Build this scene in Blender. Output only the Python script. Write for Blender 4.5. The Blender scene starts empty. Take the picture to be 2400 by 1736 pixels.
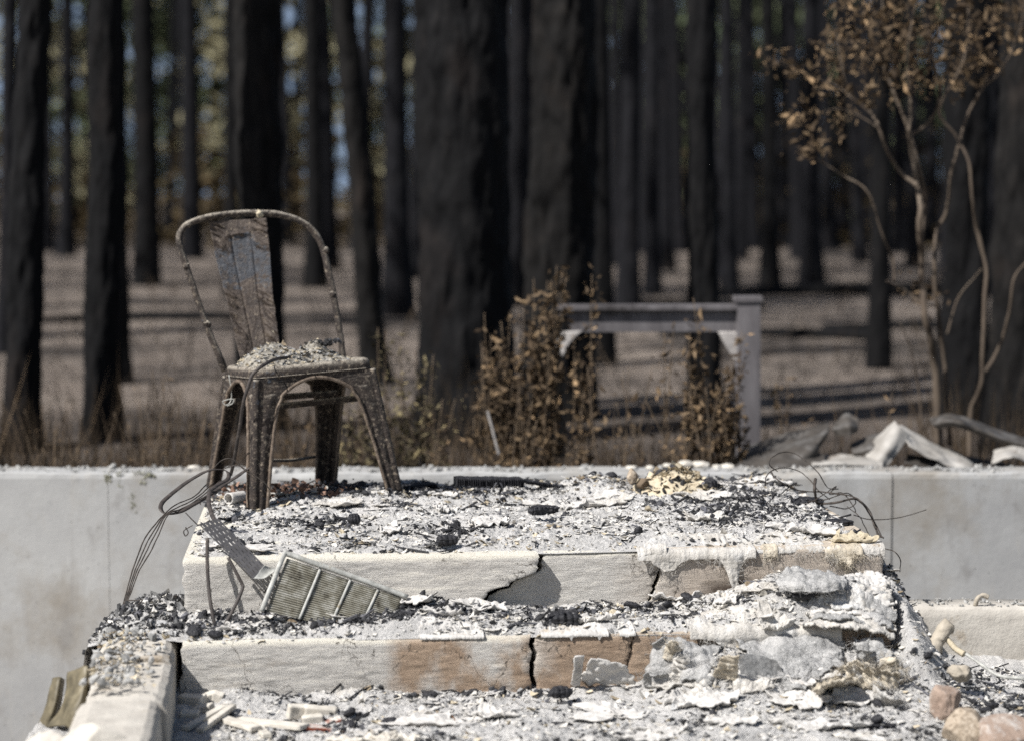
import bpy, math, random
import numpy as np
from mathutils import Vector, Matrix, Euler

rng = np.random.default_rng(7)
random.seed(7)
scene = bpy.context.scene
col = scene.collection

# ------------------------------------------------------------------ camera
F = 4889.0                      # focal length in photo pixels (photo 2400 x 1736)
CX, CY = 1200.0, 868.0
PITCH = math.radians(4.957)
CAMZ = 1.25
cam_d = bpy.data.cameras.new('camera')
cam = bpy.data.objects.new('camera', cam_d)
col.objects.link(cam)
cam.location = (0, 0, CAMZ)
cam.rotation_euler = (math.radians(90) - PITCH, 0, 0)
cam_d.sensor_width = 36.0
cam_d.lens = 36.0 * F / 2400.0
cam_d.clip_end = 5000
cam_d.dof.use_dof = True
cam_d.dof.focus_distance = 5.4
cam_d.dof.aperture_fstop = 1.95
scene.camera = cam

# ------------------------------------------------------------------ sky, sun, exposure
SUN = Vector((-0.55, -0.38, 0.745)).normalized()      # direction to the sun
elev = math.asin(SUN.z)
azim = math.atan2(SUN.x, SUN.y)                      # clockwise from +Y
world = bpy.data.worlds.new('World')
scene.world = world
world.use_nodes = True
wn = world.node_tree
wn.nodes.clear()
sky = wn.nodes.new('ShaderNodeTexSky')
sky.sky_type = 'NISHITA'
sky.sun_disc = False
sky.sun_elevation = elev
sky.sun_rotation = azim
sky.dust_density = 1.6
bg = wn.nodes.new('ShaderNodeBackground')
bg.inputs['Strength'].default_value = 0.06
wo = wn.nodes.new('ShaderNodeOutputWorld')
wn.links.new(sky.outputs[0], bg.inputs[0])
wn.links.new(bg.outputs[0], wo.inputs[0])
sun_d = bpy.data.lights.new('sun', 'SUN')
sun_d.energy = 5.0
sun_d.angle = math.radians(0.53)
sun_d.color = (1.0, 0.975, 0.94)
sun = bpy.data.objects.new('sun', sun_d)
sun.rotation_euler = SUN.to_track_quat('Z', 'Y').to_euler()
sun.location = SUN * 30
col.objects.link(sun)
scene.view_settings.view_transform = 'Standard'
scene.view_settings.look = 'None'
scene.view_settings.gamma = 1
scene.view_settings.exposure = 0.46
scene.render.engine = 'CYCLES'
scene.cycles.use_denoising = False
scene.cycles.use_adaptive_sampling = False
scene.cycles.max_bounces = 6
scene.cycles.sample_clamp_indirect = 3.0
scene.cycles.sample_clamp_direct = 5.0
scene.cycles.transparent_max_bounces = 8

# ------------------------------------------------------------------ geometry helpers
cp, sp = math.cos(PITCH), math.sin(PITCH)
def raydir(px, py):
    a = (px - CX) / F; b = (CY - py) / F
    return np.array([a, cp + b * sp, -sp + b * cp])
C0 = np.array([0, 0, CAMZ])
def at(px, py, Y):
    d = raydir(px, py); return C0 + d * (Y / d[1])
def onz(px, py, z):
    d = raydir(px, py); return C0 + d * ((z - CAMZ) / d[2])
def ppm(Y):                     # photo pixels per metre near world depth Y
    return F / (Y * 1.005)
D2S = 2400.0 / 2268.0

_tab = np.random.default_rng(11).random((256, 256))
def vnoise(x, y, seed=0):
    x = np.asarray(x, float) + seed * 17.31; y = np.asarray(y, float) + seed * 7.77
    xi = np.floor(x).astype(int); yi = np.floor(y).astype(int)
    fx = x - xi; fy = y - yi
    fx = fx * fx * (3 - 2 * fx); fy = fy * fy * (3 - 2 * fy)
    a = _tab[xi & 255, yi & 255]; b = _tab[(xi + 1) & 255, yi & 255]
    c = _tab[xi & 255, (yi + 1) & 255]; d = _tab[(xi + 1) & 255, (yi + 1) & 255]
    return (a * (1 - fx) + b * fx) * (1 - fy) + (c * (1 - fx) + d * fx) * fy
def fbm(x, y, o=4, seed=0):
    s = 0; a = 0.5; n = 0
    for i in range(o):
        s = s + a * vnoise(np.asarray(x) * 2 ** i, np.asarray(y) * 2 ** i, seed + i * 3); n += a; a *= 0.5
    return s / n * 2 - 1
def n3(P, f, o=3, seed=0):
    P = np.asarray(P) * f
    return (fbm(P[..., 0], P[..., 1], o, seed) + fbm(P[..., 1], P[..., 2], o, seed + 1) + fbm(P[..., 2], P[..., 0], o, seed + 2)) / 2.0
def sstep(x, a, b):
    t = np.clip((np.asarray(x, float) - a) / (b - a), 0, 1); return t * t * (3 - 2 * t)

def wloc(o):
    v = np.zeros(3)
    while o is not None:
        v = v + np.array(o.location); o = o.parent
    return v
def tag(o, label=None, cat=None, group=None, kind=None, category=None):
    cat = cat or category
    if label: o['label'] = label
    if cat: o['category'] = cat
    if group: o['group'] = group
    if kind: o['kind'] = kind
    return o
def thing(name, loc, label, cat, group=None):
    o = bpy.data.objects.new(name, None); o.location = loc; o.empty_display_size = 0.05
    col.objects.link(o); return tag(o, label, cat, group)
def mesh(name, V, Fc, m, parent=None, smooth=True, origin=None, uv=None, **kw):
    """one mesh object from world coordinates; its origin is put at the base unless parented"""
    V = np.asarray(V, float).reshape(-1, 3)
    if parent is not None: base = wloc(parent)
    elif origin is not None: base = np.asarray(origin, float)
    else: base = np.array([(V[:, 0].min() + V[:, 0].max()) / 2, (V[:, 1].min() + V[:, 1].max()) / 2, V[:, 2].min()])
    me = bpy.data.meshes.new(name)
    Vl = V - base
    if isinstance(Fc, np.ndarray):
        n, k = Fc.shape
        me.vertices.add(len(Vl)); me.vertices.foreach_set('co', Vl.astype(np.float32).ravel())
        me.loops.add(n * k); me.loops.foreach_set('vertex_index', Fc.astype(np.int32).ravel())
        me.polygons.add(n)
        me.polygons.foreach_set('loop_start', np.arange(0, n * k, k, dtype=np.int32))
        me.polygons.foreach_set('loop_total', np.full(n, k, dtype=np.int32))
        me.update(calc_edges=True); me.validate()
    else:
        me.from_pydata(Vl.tolist(), [], [list(map(int, f)) for f in Fc]); me.update()
    if uv is not None:
        l = me.uv_layers.new(name='UVMap')
        idx = np.zeros(len(me.loops), dtype=np.int32); me.loops.foreach_get('vertex_index', idx)
        l.data.foreach_set('uv', np.asarray(uv, np.float32)[idx].ravel())
    me.polygons.foreach_set('use_smooth', np.full(len(me.polygons), smooth))
    for mm in (m if isinstance(m, (list, tuple)) else [m]):
        me.materials.append(mm)
    o = bpy.data.objects.new(name, me); col.objects.link(o)
    if parent is not None: o.parent = parent
    else: o.location = base
    return tag(o, **kw)
def solid(o, t, off=0.0):
    md = o.modifiers.new('solid', 'SOLIDIFY'); md.thickness = t; md.offset = off; return o
def grid_faces(nu, nv, off=0, closed=False):
    i = np.arange(nv - 1)[:, None]; m = nu if closed else nu - 1
    j = np.arange(m)[None, :]; j2 = (j + 1) % nu
    a = i * nu + j; b = i * nu + j2; c = (i + 1) * nu + j2; d = (i + 1) * nu + j
    return np.stack([a, b, c, d], -1).reshape(-1, 4) + off
def catmull(P, n):
    P = np.asarray(P, float); k = len(P)
    if k == 2: return P[0] + np.linspace(0, 1, n)[:, None] * (P[1] - P[0]) if P.ndim == 2 else P[0] + np.linspace(0, 1, n).reshape(-1, *([1] * (P.ndim - 1))) * (P[1] - P[0])
    t = np.linspace(0, k - 1, n); i = np.clip(np.floor(t).astype(int), 0, k - 2); f = (t - i).reshape(-1, *([1] * (P.ndim - 1)))
    p1 = P[i]; p2 = P[i + 1]
    p0 = np.where((i > 0).reshape(f.shape), P[np.maximum(i - 1, 0)], 2 * p1 - p2)
    p3 = np.where((i < k - 2).reshape(f.shape), P[np.minimum(i + 2, k - 1)], 2 * p2 - p1)
    return 0.5 * (2 * p1 + (p2 - p0) * f + (2 * p0 - 5 * p1 + 4 * p2 - p3) * f ** 2 + (3 * p1 - p0 - 3 * p2 + p3) * f ** 3)
def tube_vf(P, r, sides=8, flat=None, side_ref=None, cap=True):
    """tube along P; r scalar or per point; flat=(ra, rb) makes a band, rb along side_ref x tangent"""
    P = np.asarray(P, float); n = len(P)
    T = np.gradient(P, axis=0); T /= np.linalg.norm(T, axis=1)[:, None] + 1e-12
    ref = np.array(side_ref if side_ref is not None else (0.13, 0.29, 0.95), float)
    A = np.zeros_like(P); prev = ref - T[0] * ref.dot(T[0])
    if np.linalg.norm(prev) < 1e-6: prev = np.array([1., 0, 0])
    for i in range(n):
        v = (ref if side_ref is not None else prev); v = v - T[i] * v.dot(T[i])
        if np.linalg.norm(v) < 0.05: v = prev - T[i] * prev.dot(T[i])
        prev = v / (np.linalg.norm(v) + 1e-12); A[i] = prev
    B = np.cross(T, A)
    ang = np.linspace(0, 2 * math.pi, sides, endpoint=False)
    if flat:
        ca, sa = np.cos(ang), np.sin(ang)
        k = 1 / np.maximum(np.abs(ca), np.abs(sa)); ra, rb = flat
        ca = ca * k * ra; sa = sa * k * rb
        rr = np.asarray(r, float) * np.ones(n)
        V = P[:, None] + rr[:, None, None] * (A[:, None] * ca[None, :, None] + B[:, None] * sa[None, :, None])
    else:
        rr = np.asarray(r, float) * np.ones(n)
        V = P[:, None] + rr[:, None, None] * (A[:, None] * np.cos(ang)[None, :, None] + B[:, None] * np.sin(ang)[None, :, None])
    V = V.reshape(-1, 3); Fc = grid_faces(sides, n, 0, True).tolist()
    if cap: Fc.append(list(range(sides))[::-1]); Fc.append([(n - 1) * sides + k for k in range(sides)])
    return V, Fc
def join(parts):
    V = []; Fc = []; o = 0
    for v, f in parts:
        V.append(np.asarray(v).reshape(-1, 3)); Fc += [[i + o for i in q] for q in (f.tolist() if isinstance(f, np.ndarray) else f)]; o += len(V[-1])
    return np.vstack(V), Fc
def box_vf(c, ax, ay, az):
    c, ax, ay, az = map(np.asarray, (c, ax, ay, az))
    V = [c + sx * ax + sy * ay + sz * az for sz in (-1, 1) for sy in (-1, 1) for sx in (-1, 1)]
    return np.array(V), [[0, 2, 3, 1], [4, 5, 7, 6], [0, 1, 5, 4], [2, 6, 7, 3], [0, 4, 6, 2], [1, 3, 7, 5]]
def rounded_box(c, ax, ay, az, n=5, r=0.25, amp=0.0, seed=0, f=30):
    """subdivided box with rounded edges and a worn surface (half axes ax, ay, az)"""
    ax, ay, az = map(lambda q: np.asarray(q, float), (ax, ay, az))
    pts = {}; V = []; Fc = []
    g = np.linspace(-1, 1, n)
    def vid(p):
        k = tuple(np.round(p, 5))
        if k not in pts: pts[k] = len(V); V.append(p)
        return pts[k]
    for axis in range(3):
        for s in (-1, 1):
            for i in range(n - 1):
                for j in range(n - 1):
                    q = []
                    for (u, v) in ((g[i], g[j]), (g[i + 1], g[j]), (g[i + 1], g[j + 1]), (g[i], g[j + 1])):
                        p = np.zeros(3); p[axis] = s; p[(axis + 1) % 3] = u; p[(axis + 2) % 3] = v; q.append(vid(p))
                    Fc.append(q if s > 0 else q[::-1])
    V = np.array(V)
    L = np.array([np.linalg.norm(ax), np.linalg.norm(ay), np.linalg.norm(az)])
    rr = r * L.min(); Q = V * L; core = np.clip(Q, -(L - rr), L - rr); d = Q - core
    nd = np.linalg.norm(d, axis=1)[:, None]; Q = core + np.where(nd > 1e-9, d / (nd + 1e-9) * rr, 0)
    W = np.asarray(c) + (Q[:, :1] * ax / L[0] + Q[:, 1:2] * ay / L[1] + Q[:, 2:] * az / L[2])
    if amp:
        dirn = Q / (np.linalg.norm(Q, axis=1)[:, None] + 1e-9)
        dw = dirn[:, :1] * ax / L[0] + dirn[:, 1:2] * ay / L[1] + dirn[:, 2:] * az / L[2]
        W = W + dw * (n3(W, f, 3, seed) * amp)[:, None]
    return W, Fc
def sheet_grid(ctrl, nu, nv):
    P = np.array([[p if len(p) == 3 and not isinstance(p[0], (int,)) and abs(p[0]) < 50 and abs(p[1]) < 50 else at(*p) for p in row] for row in ctrl], float)
    R = np.array([catmull(row, nu) for row in P])
    return catmull(R, nv)                      # nv, nu, 3
def gnormal(G):
    du = np.gradient(G, axis=1); dv = np.gradient(G, axis=0); N = np.cross(du, dv)
    return N / (np.linalg.norm(N, axis=2)[..., None] + 1e-12)
def crumple(P, f, seed, k=9):
    r = np.random.default_rng(seed + 4000); s_ = 0
    for i in range(k):
        d = r.normal(0, 1, 3); d /= np.linalg.norm(d); q = (P @ d) * f * r.uniform(0.5, 2.2) + r.uniform(0, 2) + 0.35 * n3(P, f * 0.6, 2, seed + i); s_ = s_ + np.abs(np.mod(q, 2) - 1) * r.uniform(0.4, 1)
    return s_ / k * 2 - 1
def sheet(name, ctrl, m, nu=40, nv=30, wr=0.004, wf=25, thick=0.003, rag=0.0, seed=0, parent=None, grid=None, fine=0.0, folds=0.0, bottom=True, **kw):
    G = grid if grid is not None else sheet_grid(ctrl, nu, nv)
    nv, nu = G.shape[:2]
    N = gnormal(G)
    fold = (1 - np.minimum(1, np.abs(n3(G * np.array([1, 1, 0.6]), wf * 0.9, 2, seed + 3)) * 2.6)) ** 2
    G = G + N * (n3(G, wf, 3, seed) * wr + (crumple(G, wf * 0.9, seed) + 0.5 * crumple(G, wf * 2.4, seed + 50, 6) + 0.45) * folds + (n3(G, wf * 5, 2, seed + 5) * fine))[..., None]
    Fc = grid_faces(nu, nv)
    if rag > 0:
        fi = Fc[:, 0] // nu; fj = Fc[:, 0] % nu
        bd = np.minimum(np.minimum(fi, nv - 2 - fi if bottom else fi + 99) / nv, np.minimum(fj, nu - 2 - fj) / nu)
        c = G.reshape(-1, 3)[Fc].mean(1)
        keep = bd > rag * (0.5 + 0.9 * n3(c, wf * 2.2, 3, seed + 9))
        Fc = Fc[keep]
    V = G.reshape(-1, 3)
    used = np.unique(Fc); mp = np.full(len(V), -1); mp[used] = np.arange(len(used))
    o = mesh(name, V[used], mp[Fc], m, parent=parent, **kw)
    if thick: solid(o, thick)
    return o

# ------------------------------------------------------------------ materials
class NB:
    def __init__(s, name):
        s.m = bpy.data.materials.new(name); s.m.use_nodes = True; s.t = s.m.node_tree; s.t.nodes.clear()
        s.out = s.n('ShaderNodeOutputMaterial'); s.b = s.n('ShaderNodeBsdfPrincipled')
        s.l(s.b.outputs[0], s.out.inputs[0]); s.tc = s.n('ShaderNodeTexCoord'); s.geo = s.n('ShaderNodeNewGeometry')
    def n(s, t): return s.t.nodes.new(t)
    def l(s, a, b): s.t.links.new(a, b)
    def vec(s, src='world', st=(1, 1, 1)):
        mp = s.n('ShaderNodeMapping'); mp.inputs['Scale'].default_value = st
        s.l({'world': s.geo.outputs['Position'], 'object': s.tc.outputs['Object'], 'uv': s.tc.outputs['UV']}[src], mp.inputs[0]); return mp.outputs[0]
    def noise(s, scale, detail=5, rough=0.6, src='world', st=(1, 1, 1), dist=0.0):
        t = s.n('ShaderNodeTexNoise'); t.inputs['Scale'].default_value = scale; t.inputs['Detail'].default_value = detail
        t.inputs['Roughness'].default_value = rough; t.inputs['Distortion'].default_value = dist
        s.l(s.vec(src, st), t.inputs['Vector']); return t.outputs['Fac']
    def vor(s, scale, feat='DISTANCE_TO_EDGE', src='world', st=(1, 1, 1)):
        t = s.n('ShaderNodeTexVoronoi'); t.feature = feat; t.inputs['Scale'].default_value = scale
        s.l(s.vec(src, st), t.inputs['Vector']); return t.outputs[0]
    def ramp(s, f, stops, interp='LINEAR'):
        r = s.n('ShaderNodeValToRGB'); r.color_ramp.interpolation = interp; e = r.color_ramp.elements
        while len(e) < len(stops): e.new(0.5)
        for k, (p, c) in enumerate(stops):
            e[k].position = p; e[k].color = (c[0], c[1], c[2], 1) if isinstance(c, (tuple, list)) else (c, c, c, 1)
        s.l(f, r.inputs[0]); return r.outputs[0]
    def th(s, f, lo, hi): return s.ramp(f, [(lo, 0.0), (hi, 1.0)])
    def mix(s, f, a, b, mode='MIX'):
        x = s.n('ShaderNodeMix'); x.data_type = 'RGBA'; x.blend_type = mode
        if isinstance(f, (int, float)): x.inputs[0].default_value = f
        else: s.l(f, x.inputs[0])
        for v, i in ((a, 6), (b, 7)):
            if isinstance(v, (tuple, list)): x.inputs[i].default_value = (*v[:3], 1)
            else: s.l(v, x.inputs[i])
        return x.outputs[2]
    def math(s, op, a, b=None):
        x = s.n('ShaderNodeMath'); x.operation = op
        for v, i in ((a, 0), (b, 1)):
            if v is None: continue
            if isinstance(v, (int, float)): x.inputs[i].default_value = v
            else: s.l(v, x.inputs[i])
        return x.outputs[0]
    def xyz(s, src='world'):
        x = s.n('ShaderNodeSeparateXYZ'); s.l({'world': s.geo.outputs['Position'], 'object': s.tc.outputs['Object'], 'uv': s.tc.outputs['UV'], 'normal': s.geo.outputs['Normal']}[src], x.inputs[0]); return x.outputs
    def bump(s, hs, prev=None):
        for (h, strength, dist) in hs:
            b = s.n('ShaderNodeBump'); b.inputs['Strength'].default_value = strength; b.inputs['Distance'].default_value = dist
            s.l(h, b.inputs['Height'])
            if prev is not None: s.l(prev, b.inputs['Normal'])
            prev = b.outputs[0]
        s.l(prev, s.b.inputs['Normal'])
    def done(s, c, rough=0.9, spec=0.2, metal=0.0):
        if isinstance(c, (tuple, list)): s.b.inputs['Base Color'].default_value = (*c, 1)
        else: s.l(c, s.b.inputs['Base Color'])
        if isinstance(rough, (int, float)): s.b.inputs['Roughness'].default_value = rough
        else: s.l(rough, s.b.inputs['Roughness'])
        s.b.inputs['Specular IOR Level'].default_value = spec; s.b.inputs['Metallic'].default_value = metal
        return s.m
    def rand(s): return s.geo.outputs['Random Per Island']

def m_simple(name, stops, scale=20, rough=0.9, bumps=((60, 0.5, 0.004),), spec=0.2, st=(1, 1, 1), island=None, dust=None, spots=None, src='world'):
    b = NB(name); c = b.ramp(b.noise(scale, 6, 0.65, src, st), stops)
    if island: c = b.mix(1.0, c, b.ramp(b.rand(), island), 'MULTIPLY')
    if spots:
        for (colr, sc, lo, hi) in spots: c = b.mix(b.th(b.noise(sc, 5, 0.65, src), lo, hi), c, colr)
    if dust:
        colr, sc, lo, hi = dust
        up = b.th(b.xyz('normal')[2], 0.15, 0.75)
        c = b.mix(b.math('MULTIPLY', up, b.th(b.noise(sc, 5, 0.7, src), lo, hi)), c, colr)
    if bumps: b.bump([(b.noise(s, 5, 0.65, src, st), k, d) for (s, k, d) in bumps])
    return b.done(c, rough, spec)

W1 = (0.74, 0.71, 0.66); W2 = (0.50, 0.48, 0.45); TAN = (0.55, 0.46, 0.34); CHAR = (0.014, 0.014, 0.016)
MT = {}
MT['char'] = m_simple('charred_wood', [(0.3, (0.008, 0.008, 0.010)), (0.6, (0.022, 0.022, 0.026)), (0.85, (0.07, 0.07, 0.075))], 90, 0.6, ((150, 0.9, 0.004),), 0.4, dust=((0.42, 0.41, 0.40), 120, 0.62, 0.75))
MT['char_bits'] = m_simple('charcoal_crumbs', [(0.3, (0.010, 0.010, 0.012)), (0.8, (0.04, 0.04, 0.043))], 90, 0.7, ((200, 0.8, 0.003),), 0.4, island=[(0.0, 0.5), (0.55, 1.0), (0.85, 2.5), (1.0, 6.0)])
MT['flake_white'] = m_simple('white_ash_flakes', [(0.25, (0.58, 0.565, 0.54)), (0.6, (0.74, 0.72, 0.685))], 60, 0.95, ((160, 0.7, 0.003),), 0.1, island=[(0.0, (0.66, 0.65, 0.64)), (0.25, (0.77, 0.76, 0.74)), (0.7, (0.86, 0.85, 0.83)), (1.0, (0.87, 0.84, 0.78))])
MT['ash_crumb'] = m_simple('ash_crumbs', [(0.25, (0.42, 0.41, 0.395)), (0.7, (0.62, 0.605, 0.58))], 60, 0.95, None, 0.1, island=[(0.0, 0.25), (0.25, 0.7), (1.0, 1.05)])
MT['flake_grey'] = m_simple('grey_ash_flakes', [(0.25, (0.20, 0.20, 0.20)), (0.7, (0.48, 0.475, 0.465))], 60, 0.95, ((160, 0.7, 0.003),), 0.1, island=[(0.0, 0.25), (0.5, 0.7), (1.0, 1.2)])
MT['flake_tan'] = m_simple('tan_ash_flakes', [(0.25, (0.40, 0.35, 0.27)), (0.7, (0.66, 0.60, 0.49))], 60, 0.95, ((160, 0.7, 0.003),), 0.1, island=[(0.0, (0.35, 0.30, 0.25)), (0.5, (0.8, 0.78, 0.72)), (1.0, (1.05, 1.0, 0.92))])
MT['rubble'] = m_simple('pale_rubble', [(0.25, (0.42, 0.39, 0.34)), (0.7, (0.66, 0.62, 0.55))], 25, 0.95, ((50, 0.5, 0.004), (180, 0.5, 0.002)), 0.15, spots=[((0.10, 0.10, 0.10), 14, 0.68, 0.8)])
MT['brick'] = m_simple('red_brick', [(0.3, (0.18, 0.05, 0.03)), (0.7, (0.30, 0.09, 0.05))], 40, 0.9, dust=((0.6, 0.57, 0.52), 30, 0.45, 0.6))
MT['rust'] = m_simple('rusted_chair_steel', [(0.28, (0.012, 0.009, 0.008)), (0.5, (0.030, 0.022, 0.018)), (0.72, (0.070, 0.053, 0.042))], 34, 0.75, ((110, 0.9, 0.006), (330, 0.8, 0.003)), 0.4,
                       spots=[((0.20, 0.165, 0.125), 95, 0.54, 0.66), ((0.26, 0.22, 0.17), 190, 0.65, 0.73), ((0.09, 0.11, 0.14), 9, 0.66, 0.72)], dust=((0.38, 0.34, 0.28), 55, 0.36, 0.56))
MT['rust_edge_highlight'] = m_simple('rolled_edge_painted_light', [(0.28, (0.05, 0.037, 0.028)), (0.5, (0.12, 0.09, 0.066)), (0.72, (0.24, 0.195, 0.15))], 60, 0.7, ((200, 0.8, 0.003),), 0.4)  # paler dusty rust; light caught along the rim is put into this colour
MT['rust_dark'] = m_simple('dark_rusted_strip', [(0.3, (0.022, 0.019, 0.018)), (0.6, (0.06, 0.05, 0.045)), (0.8, (0.16, 0.14, 0.12))], 50, 0.65, ((160, 0.6, 0.002),), 0.4)
MT['wire'] = m_simple('burnt_wire', [(0.3, (0.02, 0.018, 0.016)), (0.7, (0.08, 0.065, 0.055))], 80, 0.7, ((200, 0.5, 0.001),), 0.3)
MT['plate'] = m_simple('perforated_steel', [(0.3, (0.055, 0.053, 0.055)), (0.7, (0.10, 0.096, 0.098))], 30, 0.7, ((200, 0.3, 0.001),), 0.4)
MT['galv'] = m_simple('weathered_galvanised', [(0.25, (0.20, 0.20, 0.185)), (0.55, (0.42, 0.42, 0.39)), (0.8, (0.62, 0.61, 0.57))], 55, 0.6, ((220, 0.5, 0.002),), 0.4, spots=[((0.20, 0.15, 0.07), 22, 0.60, 0.72)])
MT['grille'] = m_simple('olive_grille', [(0.25, (0.12, 0.105, 0.075)), (0.5, (0.29, 0.275, 0.225)), (0.75, (0.54, 0.53, 0.49))], 45, 0.65, ((220, 0.4, 0.001),), 0.35, spots=[((0.06, 0.05, 0.035), 16, 0.58, 0.7)])
MT['fibre'] = m_simple('fibre_matting', [(0.25, (0.38, 0.355, 0.315)), (0.6, (0.58, 0.555, 0.515))], 30, 1.0, ((90, 0.8, 0.006), (300, 0.8, 0.003)), 0.05, spots=[((0.58, 0.57, 0.55), 14, 0.52, 0.64), ((0.30, 0.29, 0.27), 160, 0.66, 0.76)])
MT['fibre_tan'] = m_simple('tan_fibre_matting', [(0.25, (0.30, 0.25, 0.18)), (0.6, (0.60, 0.54, 0.44))], 40, 1.0, ((90, 0.8, 0.006), (300, 0.8, 0.003)), 0.05, spots=[((0.74, 0.72, 0.68), 18, 0.55, 0.68)])
MT['fibre_grey'] = m_simple('grey_fibre_matting', [(0.25, (0.19, 0.19, 0.185)), (0.6, (0.42, 0.415, 0.405))], 60, 1.0, ((90, 0.8, 0.006), (350, 1.0, 0.004)), 0.05, spots=[((0.56, 0.55, 0.535), 200, 0.54, 0.64), ((0.52, 0.51, 0.495), 9, 0.54, 0.64)])
MT['ash_board'] = m_simple('flaking_ash_board', [(0.25, (0.39, 0.375, 0.355)), (0.6, (0.58, 0.56, 0.53))], 35, 0.95, ((70, 0.7, 0.004), (260, 0.6, 0.002)), 0.1, spots=[((0.40, 0.34, 0.26), 11, 0.62, 0.74), ((0.12, 0.12, 0.12), 50, 0.70, 0.78)])
MT['card'] = m_simple('scorched_card', [(0.3, (0.09, 0.045, 0.025)), (0.7, (0.20, 0.11, 0.06))], 20, 0.85, ((120, 0.4, 0.002),))
MT['stone_tan'] = m_simple('speckled_tan_stone', [(0.35, (0.17, 0.135, 0.10)), (0.5, (0.33, 0.27, 0.205)), (0.65, (0.46, 0.395, 0.32))], 120, 0.85, ((60, 0.5, 0.004), (250, 0.5, 0.002)), spots=[((0.08, 0.07, 0.06), 220, 0.66, 0.72)])
MT['stone_pink'] = m_simple('pinkish_stone', [(0.3, (0.22, 0.16, 0.125)), (0.7, (0.37, 0.285, 0.23))], 25, 0.9, ((40, 0.7, 0.006), (250, 0.7, 0.003)), spots=[((0.52, 0.47, 0.42), 12, 0.52, 0.66), ((0.12, 0.10, 0.09), 150, 0.66, 0.74)], dust=((0.45, 0.42, 0.39), 40, 0.52, 0.68))
MT['stone_grey'] = m_simple('ashen_stone', [(0.3, (0.26, 0.23, 0.185)), (0.7, (0.47, 0.42, 0.345))], 20, 0.9, ((40, 0.6, 0.006), (250, 0.5, 0.002)))
MT['sheet_dark'] = m_simple('scorched_sheet', [(0.3, (0.025, 0.022, 0.02)), (0.7, (0.09, 0.08, 0.07))], 10, 0.6, ((60, 0.3, 0.003),), 0.3, dust=((0.12, 0.115, 0.11), 12, 0.48, 0.66))
MT['sheet_pale'] = m_simple('pale_burnt_sheet', [(0.3, (0.20, 0.185, 0.165)), (0.7, (0.46, 0.44, 0.41))], 9, 0.6, ((60, 0.3, 0.003),), 0.3, spots=[((0.13, 0.09, 0.06), 8, 0.56, 0.7)])
MT['olive_metal'] = m_simple('tarnished_flashing', [(0.3, (0.05, 0.042, 0.025)), (0.6, (0.16, 0.135, 0.085)), (0.8, (0.34, 0.30, 0.22))], 24, 0.55, ((80, 0.3, 0.003),), 0.4)
MT['rail'] = m_simple('greyed_railing_wood', [(0.3, (0.085, 0.078, 0.082)), (0.7, (0.17, 0.16, 0.165))], 18, 0.8, ((60, 0.3, 0.003),), st=(1, 1, 0.2), spots=[((0.03, 0.027, 0.026), 4, 0.55, 0.68)])
MT['rail_pale'] = m_simple('pale_blistered_paint', [(0.3, (0.30, 0.28, 0.27)), (0.7, (0.50, 0.47, 0.44))], 18, 0.8)
MT['gravel'] = m_simple('grey_gravel', [(0.3, (0.26, 0.26, 0.25)), (0.7, (0.48, 0.47, 0.45))], 30, 0.9, island=[(0.0, 0.5), (1.0, 1.15)])
MT['dead_leaf'] = m_simple('scorched_leaves', [(0.3, (0.075, 0.052, 0.032)), (0.7, (0.175, 0.123, 0.075))], 6, 0.8, None, 0.2, island=[(0.0, (0.25, 0.23, 0.22)), (0.6, (0.8, 0.8, 0.8)), (0.85, (1.4, 1.4, 1.35)), (1.0, (2.5, 2.4, 2.2))])
MT['dry_leaf'] = m_simple('dry_olive_leaves', [(0.3, (0.09, 0.075, 0.045)), (0.7, (0.20, 0.165, 0.095))], 6, 0.8, None, 0.2, island=[(0.0, (0.25, 0.24, 0.22)), (0.6, (0.8, 0.8, 0.8)), (0.85, (1.4, 1.4, 1.3)), (1.0, (2.4, 2.3, 2.1))])
MT['far_needles'] = m_simple('scorched_pine_needles', [(0.3, (0.15, 0.14, 0.085)), (0.7, (0.29, 0.265, 0.175))], 0.6, 0.9, None, 0.1, island=[(0.0, 0.4), (1.0, 1.5)])
MT['far_needles_green'] = m_simple('living_pine_needles', [(0.3, (0.06, 0.08, 0.05)), (0.7, (0.14, 0.155, 0.085))], 0.6, 0.9, None, 0.1, island=[(0.0, 0.4), (1.0, 1.5)])
MT['burnt_needles'] = m_simple('burnt_pine_needles', [(0.3, (0.020, 0.014, 0.009)), (0.7, (0.05, 0.033, 0.02))], 0.8, 0.9, None, 0.1, island=[(0.0, 0.4), (1.0, 1.5)])
MT['twig'] = m_simple('dry_twig', [(0.3, (0.07, 0.05, 0.035)), (0.7, (0.17, 0.13, 0.09))], 12, 0.9, ((80, 0.5, 0.003),))
MT['young_bark'] = m_simple('pale_singed_bark', [(0.3, (0.045, 0.034, 0.027)), (0.55, (0.105, 0.082, 0.062)), (0.8, (0.23, 0.19, 0.15))], 9, 0.9, ((60, 0.5, 0.004),), st=(1, 1, 0.35))

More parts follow.
